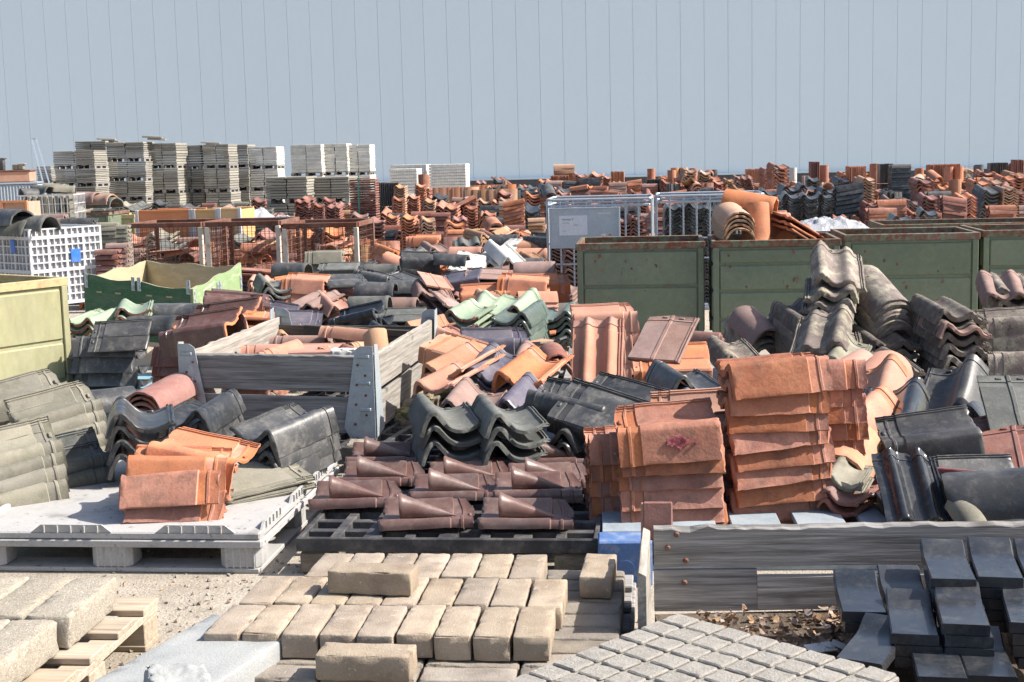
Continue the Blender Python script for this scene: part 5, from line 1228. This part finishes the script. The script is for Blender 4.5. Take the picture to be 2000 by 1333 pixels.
# ---- the far rows of piled tiles
FAR = MB()
LOWK = {}
for k_ in ('pans', 'dbl', 'pan', 'ridge', 'mul'):
    q_ = tile_mb(k_, 'old', False, .021, 0, low=True); LOWK[k_] = (q_.v, q_.f)
def low(kind, m, X): FAR.add(LOWK[kind][0], LOWK[kind][1], m, X)
def wave(m, px, yt, wpx, d, kind='pans', lean=0., pitch=.05, zf=.02, yaw=None, rx=6, boards=1):
    p = P(px, yt, d); w0 = {'pans': .25, 'dbl': .33, 'pan': .3, 'ridge': .23, 'mul': .3}[kind]; s = wpx*d/F_PX/w0
    s = max(.7, min(1.6, s)); n = int((p.z-zf)/(pitch*s)); y_ = random.uniform(-9, 6) if yaw is None else yaw
    for i in range(n):
        low(kind, m, XF(p.x+lean*i*.01+random.uniform(-.006, .006), d+.1+random.uniform(-.01, .01), p.z-.04-i*pitch*s, y_+random.uniform(-2, 2), rx+random.uniform(-1, 1), random.uniform(-2, 2)) @ Matrix.Scale(s, 4))
def bars(m, px, yt, wpx, d, pitch=.055, lean=0., zf=.02, tilt=0., yaw=0.):
    p = P(px, yt, d); s = wpx*d/F_PX/.4; s = max(.6, min(1.7, s)); n = int((p.z-zf)/pitch)
    for i in range(n):
        low('pans', m, XF(p.x+lean*i*.01, d+.1+random.uniform(-.012, .012), p.z-.04-i*pitch, 88+yaw+random.uniform(-3, 3), random.uniform(-1, 1)-tilt, -8) @ Matrix.Scale(s, 4))
NB = [0]
def bundle(m, px, yt, wpx, d, lab, h=.42, tiers=1, rnd=False, strapped=True):
    """tiles standing on end side by side, strapped into one pack"""
    p = P(px, yt, d); w = wpx*d/F_PX
    for tr in range(tiers):
        b = MB(); n = max(3, int(w/.035)); dpt = .26
        if rnd:
            for j in range(3):
                for i in range(max(1, int(w/.2))):
                    vs = []; cx = (i+.5)*.2-w/2; r0 = .095; yb = j*.09
                    N_ = 9
                    for (rr) in (r0, r0-.02):
                        for z in (0, h-.01*j):
                            for k in range(N_+1):
                                a = math.pi*k/N_; vs.append((cx-rr*math.cos(a), yb-rr*math.sin(a)+.1, z))
                    fs = []; A = lambda q, z, k: q*2*(N_+1)+z*(N_+1)+k
                    for k in range(N_):
                        fs += [(A(0, 0, k), A(0, 0, k+1), A(0, 1, k+1), A(0, 1, k)), (A(1, 0, k), A(1, 1, k), A(1, 1, k+1), A(1, 0, k+1)), (A(0, 1, k), A(0, 1, k+1), A(1, 1, k+1), A(1, 1, k))]
                    b.add(vs, fs, m)
        else:
            for i in range(n):
                x = (i+.5)*w/n-w/2; hh = h-random.uniform(0, .012)
                b.box((x, random.uniform(-.008, .008), hh/2), (w/n*.55, dpt, hh), m, ch=.004, rz=.15)
                b.box((x+w/n*.3, -.02, hh/2), (w/n*.62, dpt-.07, hh-.015), m)
        z = p.z-h-(h+.01)*tr
        o = link('tile_bundle', b.mesh('tile_bundle'), None, XF(p.x, d+.2, z, YW+random.uniform(-3, 3)))
        NB[0] += 1
        tag(o, lab if tr == 0 else 'lower bundle beneath the '+lab, 'tile bundle', 'upright bundles of roof tiles')
        if z < .1: break
    z -= .0
    if z > .06:      # what the bundle stands on
        b = MB(); zz = z
        for k in range(max(1, int(zz/.07))): b.box((0, 0, zz-.035-k*.07), (w*1.05, .34, .05), 'choco' if k % 2 else m, ch=.006, rz=random.uniform(-.05, .05))
        for q in range(len(b.v)): b.v[q] = XF(p.x, d+.2, 0, YW) @ Vector(b.v[q])
        o_ = len(FAR.v); FAR.v += b.v; FAR.f += [tuple(i+o_ for i in f) for f in b.f]; FAR.m += [FAR.mi(b.mats[k]) for k in b.m]
random.seed(77)
W = wave; B_ = bars
# centre left
for a in [('choco', 590, 390, 24, 21, 'dbl'), ('choco', 620, 398, 22, 21, 'pans'), ('choco', 652, 400, 30, 20.5, 'dbl'), ('choco', 600, 386, 26, 23, 'pans'), ('choco', 640, 388, 26, 23, 'pans'),
          ('tan', 782, 362, 22, 24, 'pans'), ('orange', 820, 360, 22, 24.5, 'pans'), ('old', 776, 386, 24, 22.5, 'pans'), ('old', 806, 382, 24, 23, 'pans'), ('tan', 838, 390, 24, 22.5, 'pans'),
          ('old', 765, 420, 24, 19.5, 'pans'), ('orange', 798, 421, 28, 18.2, 'pans'), ('tan', 834, 426, 30, 18.2, 'pans'), ('old', 882, 402, 28, 21, 'pans'), ('old', 918, 402, 28, 21.5, 'pans'),
          ('choco', 898, 424, 30, 19, 'dbl'), ('old', 955, 415, 26, 21, 'pans'), ('orange', 970, 392, 22, 25, 'pans'), ('tan', 985, 388, 22, 25, 'pans'), ('black', 1022, 368, 26, 34, 'pans'),
          ('old', 1065, 352, 28, 33, 'dbl'), ('old', 1132, 341, 24, 32, 'pans'), ('old', 1166, 340, 28, 32, 'pans'), ('old', 1136, 372, 26, 30, 'pans'), ('old', 1170, 374, 26, 30, 'pans'), ('old', 1186, 345, 16, 31, 'pans')]:
    W(a[0], a[1], a[2], a[3], a[4], a[5])
for a in [('choco', 825, 428-14, 50, 20.5, .05), ('black', 770, 448, 40, 18.5, .04), ('choco', 770, 440, 44, 18.6, .1), ('orange', 893, 448, 42, 17.3, .05), ('tan', 950, 448, 60, 18, .045),
          ('old', 1004, 392, 46, 19.5, .05), ('choco', 1006, 440, 46, 18.5, .05), ('tan', 1048, 425, 38, 18.5, .05), ('choco', 860, 415, 40, 20, .05), ('black', 1152, 350, 46, 29.8, .05), ('tan', 1102, 323, 44, 34, .03)]:
    B_(a[0], a[1], a[2], a[3], a[4], a[5], tilt=12 if a[1] == 1004 else 0)
# strapped red pack
p = P(708, 349, 22); b = MB()
for k in range(22):
    for j in range(2): b.box((-.105+j*.215, random.uniform(-.01, .01), .025+k*.0385), (.205, .3, .026), 'choco', ch=.005)
o = tag(link('tile_bundle', b.mesh('tile_bundle'), None, XF(p.x, 22.2, max(0, p.z-.86), YW)), 'tall red brown tile pack tied with a teal strap', 'tile bundle', 'upright bundles of roof tiles')
b = MB(); b.box((-.06, -.162, .43), (.02, .004, .86), 'strap'); b.box((-.06, 0, .872), (.02, .32, .004), 'strap'); part('strap', b, o)
bd = [('anth', 756, 356, 42, 24, 'dark grey upright bundle right of the teal strapped pack', .42, 2, False), ('old', 826, 341, 26, 26, 'orange tiles standing above the wavy orange stacks', .25, 1, True),
      ('pale', 975, 353, 26, 35, 'pale brown upright bundle alone before the brick plinth', .3, 1, False), ('orange', 1095, 343, 38, 33.5, 'bright orange upright bundle left of the brown wavy stacks', .42, 2, False),
      ('old', 1117, 339, 12, 33, 'narrow column of ridge tiles beside the bright orange bundle', .42, 2, True), ('orange', 1207, 335, 26, 36, 'square orange bundle right of the brown wavy stacks', .42, 2, False),
      ('orange', 1237, 355, 34, 34, 'low orange bundle in front of the brick plinth', .42, 1, False), ('peach', 1222, 378, 44, 30, 'broad low orange bundle behind the tank cage', .3, 1, False), ('black', 1253, 360, 22, 33, 'dark bundle right of the low orange bundle', .4, 1, False),
      ('anth', 1282, 350, 36, 30.5, 'shiny dark upright bundle with pale edges', .4, 1, False), ('orange', 1311, 333, 12, 31, 'slim column of orange cones', .3, 2, True), ('old', 1280, 330, 30, 34, 'broken orange tiles standing behind the shiny dark bundle', .4, 1, True),
      ('tan', 1330, 328, 34, 33, 'arched orange tiles behind the leaning wavy stack', .4, 1, True), ('old', 1362, 329, 28, 33, 'arched tiles between the two wavy orange stacks', .4, 1, True), ('pink', 1391, 366, 30, 27, 'smooth brown arches standing behind the tank cage rail', .35, 1, True),
      ('anth', 1394, 332, 12, 33, 'grey ventilation pot pair', .3, 2, True), ('orange', 1474, 330, 30, 36, 'tall orange bundle at the left of the right hand rows', .42, 2, False), ('choco', 1462, 345, 16, 35, 'dark red bundle left of the tall orange one', .4, 2, False),
      ('orange', 1484, 362, 32, 31, 'low ribbed orange bundle in front of the tall orange one', .3, 1, False), ('white', 1560, 328, 30, 34, 'pale grey pots between two orange stacks', .3, 2, True), ('choco', 1594, 316, 17, 31, 'slim dark red column against the wall', .42, 2, False),
      ('orange', 1622, 323, 30, 31, 'orange and black bundle pair right of the slim red column', .42, 2, True), ('old', 1648, 346, 18, 33, 'small orange bundle in the gap of the rows', .42, 1, False), ('orange', 1676, 325, 34, 30, 'orange bundle left of the black bundles', .42, 1, False),
      ('orange', 1713, 320, 14, 31, 'narrow orange roll column beside the black bundles', .42, 2, True), ('black', 1734, 320, 26, 30, 'matt black upright bundle', .42, 2, False), ('orange', 1848, 321, 60, 29, 'broad orange bundle under a dark broken tile', .42, 2, False),
      ('old', 1808, 329, 26, 34, 'small rust bundle right of the black pack', .42, 1, True), ('orange', 1880, 326, 56, 28.5, 'frilly orange arches right of the broad orange bundle', .30, 1, True), ('peach', 1881, 351, 30, 25, 'smooth orange half round standing upright', .38, 1, True),
      ('black', 1955, 318, 34, 30, 'black bundle near the right edge', .42, 2, False), ('choco', 1994, 312, 18, 29, 'dark red bundle cut by the right edge', .42, 2, False), ('anth', 1925, 322, 24, 32, 'grey pots beside the broad orange bundle', .3, 2, True), ('choco', 1975, 322, 16, 33, 'brown mixed bundle behind the black one', .4, 1, True)]
for (m_, px, yt, wpx, d, lab, h_, tr, rn) in bd: bundle(m_, px, yt, wpx, d, lab, h_, tr, rn)
# rows of rounded ridge tiles nested on edge
for (px0, px1, y0, d, m_) in ((838, 925, 372, 27, 'peach'), (912, 1000, 376, 26, 'tan'), (925, 1000, 366, 32, 'orange')):
    n = int((px1-px0)/2.2)
    for i in range(n):
        p = P(px0+(px1-px0)*i/n, y0-(i*.06), d)
        low('ridge', m_, XF(p.x, d+random.uniform(-.01, .01), p.z-.22, 0, 88, 0) @ Matrix.Rotation(R(80), 4, 'Y') @ Matrix.Scale(1.45, 4))
# right hand rows
for a in [('tan', 1345, 332, 26, 30, 'pans', -1.6), ('tan', 1376, 336, 24, 30, 'pans', 0), ('orange', 1332, 358, 28, 28, 'dbl', 0), ('peach', 1360, 362, 26, 27.5, 'ridge', 0), ('old', 1402, 355, 24, 28, 'pans', 0), ('tan', 1424, 350, 20, 30, 'pans', 0),
          ('old', 1520, 323, 34, 27, 'pans', 0), ('old', 1500, 330, 24, 29, 'pans', 0), ('tan', 1693, 347, 28, 24, 'pans', 0), ('choco', 1700, 395, 26, 20, 'pans', 0), ('choco', 1800, 352, 34, 25, 'pans', 1.4),
          ('choco', 1815, 382, 34, 21, 'pans', .6), ('orange', 1912, 354, 34, 23, 'pans', 0), ('tan', 1940, 352, 34, 23.5, 'pans', .4), ('old', 1965, 345, 32, 25, 'pans', .5), ('choco', 1988, 372, 30, 22, 'pans', 0), ('tan', 1985, 340, 40, 28, 'pans', 0),
          ('old', 1925, 336, 30, 30, 'pans', 0), ('old', 1950, 338, 30, 30, 'pans', 0), ('orange', 1890, 380, 40, 21, 'dbl', 0), ('black', 1815, 412, 36, 17.5, 'pan', 0), ('black', 1760, 424, 40, 16.5, 'pan', 0),
          ('black', 1508, 386, 36, 19, 'pan', 0), ('black', 1545, 380, 34, 19.5, 'pan', 0), ('black', 1580, 382, 34, 19.5, 'pan', 0), ('black', 1612, 380, 30, 19.8, 'pan', 0), ('black', 1500, 374, 34, 21, 'pan', 0), ('anth', 1540, 366, 34, 22, 'pan', 0), ('black', 1575, 364, 36, 22, 'pan', 0), ('anth', 1615, 370, 30, 21.5, 'pan', 0),
          ('black', 1320, 400, 34, 14.3, 'dbl', 0), ('black', 1356, 398, 36, 14.3, 'pan', 0), ('black', 1395, 402, 36, 14.3, 'dbl', 0), ('black', 1425, 398, 34, 14.3, 'pan', 0), ('choco', 1215, 425, 30, 14.0, 'pans', 0), ('choco', 1245, 422, 30, 14.0, 'pans', 0), ('mauve', 1130, 465, 60, 13.9, 'dbl', 0), ('mauve', 1100, 470, 40, 13.9, 'dbl', 0), ('mauve', 1180, 470, 40, 13.9, 'pan', 0)]:
    W(a[0], a[1], a[2], a[3], a[4], a[5], lean=a[6])
for a in [('black', 1760, 322, 42, 26, .043, 0), ('black', 1660, 362, 60, 20.5, .065, 8), ('old', 1742, 392, 62, 20, .04, 0), ('anth', 1835, 375, 50, 23, .04, 0), ('choco', 1866, 386, 52, 20, .045, -10), ('old', 1960, 402, 56, 18.5, .045, 0),
          ('black', 1228, 402, 36, 15.2, .05, 0), ('choco', 1300, 405, 20, 16, .05, 0), ('old', 1725, 408, 60, 18.5, .04, 0), ('orange', 1120, 380, 60, 26, .05, 0), ('choco', 1330, 385, 60, 25, .05, 0), ('choco', 1420, 380, 50, 25, .05, 0)]:
    B_(a[0], a[1], a[2], a[3], a[4], a[5], tilt=a[6])
# low filler piles behind, so no bare ground shows between the rows
cols = ['old', 'choco', 'orange', 'tan', 'choco', 'black', 'old', 'mauve', 'anth']
for d in (17.3, 18.6, 20, 21.6, 23.4, 25.4, 27.6, 30, 33, 36.5, 41):
    xa = 575 if d < 30 else 940
    px = xa+random.uniform(0, 20)
    while px < 2060:
        if d < 18.0 and 1060 < px < 1500: px += 30; continue
        hz = 301-.025*(px-1000)
        zt = random.uniform(.38, .72) if d < 20.5 else random.uniform(.5, .92) if d < 27 else random.uniform(.6, 1.0) if d < 34 else random.uniform(.45, .82)
        if px < 700: zt = min(zt, .72)
        if 1000 < px < 1500 and d < 19: zt = min(zt, .5)
        if 1480 < px < 2000 and d < 20: zt *= .8
        yt = hz+(H-zt)/d*F_PX
        m_ = random.choice(cols if px > 1450 or px < 1000 else cols+['old', 'orange', 'choco']); wpx = .32*F_PX/d
        q = random.random()
        if q < .6: W(m_, px, yt, wpx*.85, d, random.choice(['pans', 'dbl', 'pans', 'pan']), pitch=.05, lean=random.choice((0, 0, 1, -1)), rx=random.uniform(2, 14))
        elif q < .85: B_(m_, px, yt, wpx*1.2, d, .055, tilt=random.choice((0, 0, 7, -7)))
        else:
            p = P(px, yt, d); nn = random.randint(5, 9)
            for i in range(nn): low(random.choice(('pans', 'ridge')), m_, XF(p.x+(i-nn/2)*.035, d+random.uniform(-.02, .02), p.z-.2, random.uniform(-6, 6), 84, 0) @ Matrix.Rotation(R(82), 4, 'Y'))
            W(m_, px, yt+.42/d*F_PX, wpx, d, 'dbl', pitch=.05)
        if random.random() < .16:
            p = P(px, yt, d); low(random.choice(('pans', 'ridge', 'dbl')), random.choice(cols), XF(p.x, d, p.z+.05, random.uniform(0, 180), random.uniform(-30, 30), random.uniform(-20, 20)))
        px += wpx*random.uniform(.95, 1.25)
# small layered sets sunk in the middle heap between the larger ones
hc = ['old', 'choco', 'tan', 'mauve', 'anth', 'grey', 'orange', 'black', 'pink', 'pale', 'peach', 'purple', 'teal']
for k in range(150):
    px = random.uniform(478, 1125); d = 9.4+6.4*((k*.618) % 1); hz = 301-.025*(px-1000)
    zt = random.uniform(.27, .43) if d > 11 else random.uniform(.22, .33)
    q = P(px, hz+(H-zt)/d*F_PX, d)
    if (-1.9 < q.x < -.35 and q.y < 9.6) or (d < 10.6 and px > 890): continue
    kd = random.choice(('pans', 'pans', 'dbl', 'pan', 'mul')); m_ = random.choice(hc); ya = random.choice((random.uniform(-35, 35), random.uniform(70, 110), random.uniform(-110, -70)))
    rx_, ry_ = (random.uniform(6, 24), random.uniform(-8, 8)) if abs(ya) < 40 else (random.uniform(-8, 8), random.choice((-1, 1))*random.uniform(4, 16))
    for i in range(random.randint(2, 5)): low(kd, m_, XF(q.x, q.y, q.z-.04*i, ya+random.uniform(-3, 3), rx_, ry_) @ Matrix.Scale(.82, 4))
# left background: grey piles between the crates and the slabs
for d, xs in ((15.5, (190, 250)), (17.5, (120, 560)), (20, (150, 560)), (24.5, (90, 560)), (27.5, (150, 560)), (31, (90, 540)), (35, (60, 560))):
    px = xs[0]
    while px < xs[1]:
        hz = 301-.025*(px-1000); zt = random.uniform(.45, .62) if d > 16 else .6; wpx = .36*F_PX/d
        m_ = random.choice(['grey', 'anth', 'choco', 'mauve', 'grey', 'pale', 'anth'] if d > 26 else ['grey', 'pale', 'choco', 'old', 'anth', 'mauve'])
        yt = hz+(H-zt)/d*F_PX
        (W if random.random() < .5 else B_)(m_, px, yt, wpx, d, **({'kind': 'dbl', 'pitch': .045} if False else {}))
        px += wpx*random.uniform(1., 1.3)
for a in [('anth', 150, 428, 70, 16.0, .045), ('mauve', 100, 418, 50, 17, .045), ('pale', 205, 433, 34, 15.0, .045), ('pale', 228, 438, 26, 15.0, .045), ('mauve', 225, 474, 40, 13.8, .05), ('choco', 205, 486, 40, 13.0, .05)]:
    B_(*a)
tag(link('roof_tiles', FAR.mesh('roof_tiles', 40)), 'mass of piled clay and concrete roof tiles filling the rear of the yard', 'roof tiles', None, 'stuff')

# ---- left background objects
p = P(28, 330, 30); t_ = thing('steel_skip', 'pale blue corrugated steel skip at the far left', 'container', XF(p.x-.35, 30, 0, 12))
b = MB(); b.box((0, .6, .72), (1.5, 1.1, .98), 'galvb'); 
for k in range(24): b.box((-.74+k*.064, .035, .72), (.03, .04, .96), 'galvb', ch=.008)
for k in range(18): b.box((.76, .08+k*.064, .72), (.04, .03, .96), 'galvb', ch=.008)
part('corrugated_body', b, t_)
b = MB(); b.box((0, .6, 1.24), (1.56, 1.2, .04), 'galvb', ch=.005); b.box((0, .6, .11), (1.5, 1.1, .2), 'galvb'); part('rim', b, t_)
t2 = thing('painted_crate', 'rusty pale orange steel tray standing on the blue skip', 'crate', XF(p.x-.45, 30, 1.262, 12))
b = MB(); b.box((0, .6, .12), (1.45, 1.1, .22), 'peach', ch=.01); part('tray_body', b, t2); b = MB(); b.box((0, .6, .245), (1.5, 1.15, .03), 'rust', ch=.005); part('rim', b, t2)
for i, (dx, m_, h_) in enumerate([(-.55, 'anth', .22), (-.12, 'pink', .24), (.08, 'anth', .26), (.38, 'pale', .12), (.5, 'pale', .13)]):
    b = MB(); b.box((0, 0, h_/2), (.12, .12, h_), m_, ch=.015); b.box((.02, .01, h_-.01), (.15, .14, .03), m_, ch=.01)
    tag(link('chimney_piece', b.mesh('chimney_piece'), None, XF(p.x-.45+dx, 30.3, 1.523)), f"small {['grey', 'pink', 'dark', 'pale', 'cream'][i]} fitting, {ord2[i]} from the left on the orange tray", 'fitting')
# leaning pale frame
p0, p1 = P(62, 272, 27), P(88, 372, 26); b = MB()
dv = (p1-p0); 
for off in (0, .085): b.cyl(p0+Vector((off, 0, 0)), p1+dv*.6+Vector((off*1.6, 0, 0)), .018, 'galvb', n=4)
b.cyl(p0+Vector((-.015, 0, 0)), p0+Vector((.1, 0, 0)), .018, 'galvb', n=4); b.cyl(p0+dv*1.55, p0+dv*1.55+Vector((.13, 0, 0)), .018, 'galvb', n=4)
tag(link('leaning_frame', b.mesh('leaning_frame')), 'pale metal frame leaning over in front of the blue skip', 'frame')
# wire gabion with grey stones
p = P(88, 382, 21.5); t_ = thing('wire_cage', 'pale wire cage packed with grey tiles before the slab columns', 'wire cage', XF(p.x, 21.5, 0, 3))
b = MB(); hh = p.z; wire_panel(b, -.42, .42, .05, hh, 'wplas', 'x', 0, 9, 8, .005); wire_panel(b, 0, .7, .05, hh, 'wplas', 'y', .42, 8, 8, .005); b.box((0, 0, hh), (.86, .02, .02), 'wplas'); b.box((.42, .35, hh), (.02, .7, .02), 'wplas')
part('wire_mesh', b, t_)
for k in range(4):
    b = MB()
    for i in range(9): b.box((-.38+i*.085, .2+k*.13, hh*.52), (.06, .1, hh*.9), 'pale' if i % 3 else 'grey', ch=.01)
    tag(link('tile_bundle', b.mesh('tile_bundle'), None, XF(p.x, 21.5, .02, 3)), f"grey tiles standing in the pale wire cage, {ord2[k]} row from the front", 'tile bundle')
for i, (px, py, d, m_) in enumerate([(70, 374, 21.6, 'grey'), (95, 370, 21.8, 'pale'), (112, 374, 21.7, 'pale'), (50, 380, 21.5, 'anth')]):
    p = P(px, py, d); one('ridge', m_, XF(p.x, d+.3, p.z, 60+i*20, 4, 5), f"grey ridge tile heaped on the pale wire cage, {ord2[i]} of four")
p = P(27, 392, 19.5); t_ = thing('painted_crate', 'open orange framed panel crate at the far left', 'crate', XF(p.x, 19.5, 0, 0)); hh = p.z
b = MB()
for s_ in (-1, 1): b.box((s_*.17, 0, hh/2), (.03, .04, hh), 'orgp')
b.box((0, 0, hh-.015), (.31, .04, .03), 'orgp'); b.box((0, 0, hh-.36), (.31, .04, .03), 'orgp'); part('frame', b, t_)
b = MB(); b.box((0, .03, hh-.18), (.33, .02, .34), 'tan'); b.box((0, .3, hh/2), (.36, .5, hh-.05), 'tan'); part('panel', b, t_)
# orange and yellow painted boards
def board_bin(px0, px1, py, d, hh, m_, lab, end='wplas', yaw=YW):
    a, c = P(px0, py, d), P(px1, py, d); w = c.x-a.x; t = thing('painted_crate', lab, 'crate', XF((a.x+c.x)/2, d, 0, yaw), 'painted crates')
    z1 = a.z
    b = MB(); b.box((0, 0, z1/2), (w-.04, .03, z1-.02), m_, ch=.004); b.box((0, .8, z1/2), (w-.04, .03, z1-.02), m_, ch=.004)
    for s_ in (-1, 1): b.box((s_*(w/2-.02), .4, z1/2-.01), (.03, .76, z1-.04), m_, ch=.004)
    part('side_boards', b, t)
    for s_ in (-1, 1):
        b = MB(); b.box((s_*(w/2+.0), -.01, z1/2), (.05, .05, z1), end, ch=.004); part('corner_post', b, t)
    b = MB(); b.box((0, -.012, z1-.02), (w-.06, .03, .035), m_, ch=.004); part('top_rail', b, t)
board_bin(266, 374, 411, 20.5, .6, 'orgp', 'orange painted crate behind the wire cages')
board_bin(378, 424, 409, 20.4, .6, 'yel', 'yellow painted crate, left one of two behind the cages')
board_bin(428, 468, 407, 20.3, .6, 'yel', 'yellow painted crate, right one of two behind the cages')
# crumpled film
def film(px, py, d, w, dp, h, lab, seed):
    p = P(px, py, d); n, m__ = 46, 22; vs = []; fs = []
    for j in range(m__+1):
        for i in range(n+1):
            u, v = i/n*2-1, j/m__*2-1; e = max(0, 1-abs(u)**3)*max(0, 1-abs(v)**3)
            q = Vector((u*w*2.2, v*dp*2.2, seed)); nz_ = noise.noise(q*2.2)*.5+abs(noise.noise(q*5))*.35
            vs.append((u*w/2*(1+.06*noise.noise(q*3)), v*dp/2, e*h*(.6+.55*nz_)-.02))
    for j in range(m__):
        for i in range(n): fs.append((j*(n+1)+i, j*(n+1)+i+1, (j+1)*(n+1)+i+1, (j+1)*(n+1)+i))
    b = MB(); b.add(vs, fs, 'film'); o = link('plastic_film', b.mesh('plastic_film', 70), None, XF(p.x, d+dp/2, p.z-h, 0)); tag(o, lab, 'plastic film')
film(480, 398, 22.5, .75, .8, .26, 'crumpled white plastic film left of the red tiles', 1)
film(545, 415, 21.0, .55, .6, .16, 'small heap of white film before the red tiles', 9)
film(1635, 416, 17.0, .95, .9, .20, 'clear plastic film spread behind the filled green container', 4)
film(875, 364, 34, .8, .6, .14, 'scrap of white film in front of the white brick packs', 6)
RB = MB(); random.seed(15)
for k in range(420):
    px = random.uniform(480, 1120); d = random.uniform(8.2, 15.5); base = {0: .16, 1: .25, 2: .34}[k % 3]*random.uniform(.6, 1.1)
    yy = 301-.025*(px-1000)+(H-base)/d*F_PX
    q = P(px, yy, d); s_ = random.uniform(.02, .075)
    if -1.8 < q.x < -.45 and q.y < 9.3: continue
    X = Matrix.Translation(q) @ Euler((random.uniform(-.7, .7), random.uniform(-.7, .7), random.uniform(0, 6.3))).to_matrix().to_4x4()
    n_ = random.choice((4, 5, 6)); pl = [(s_*(1+.4*random.random())*math.cos(2*math.pi*j/n_), s_*(.7+.5*random.random())*math.sin(2*math.pi*j/n_)) for j in range(n_)]
    RB.prism([(a_, b_) for a_, b_ in pl], -.007, .007, random.choice(['old', 'tan', 'choco', 'orange', 'grey', 'mauve', 'anth', 'peach', 'pale']), X @ Matrix.Rotation(R(90), 4, 'X'))
tag(link('tile_rubble', RB.mesh('tile_rubble')), 'broken tile shards lying all through the heap', 'rubble', None, 'stuff')
print('ALL TILES', NT[0])
bad = [(o['label']) for o in bpy.data.objects if o.get('label') and not 4 <= len(o['label'].replace('-', ' ').split()) <= 16]
print('LONG', len(bad), bad[:80])
seen = {}
for o in bpy.data.objects:
    if o.get('label') and o.parent is None: seen.setdefault(o['label'], []).append(o.name)
print('DUP', {k: v for k, v in seen.items() if len(v) > 1})
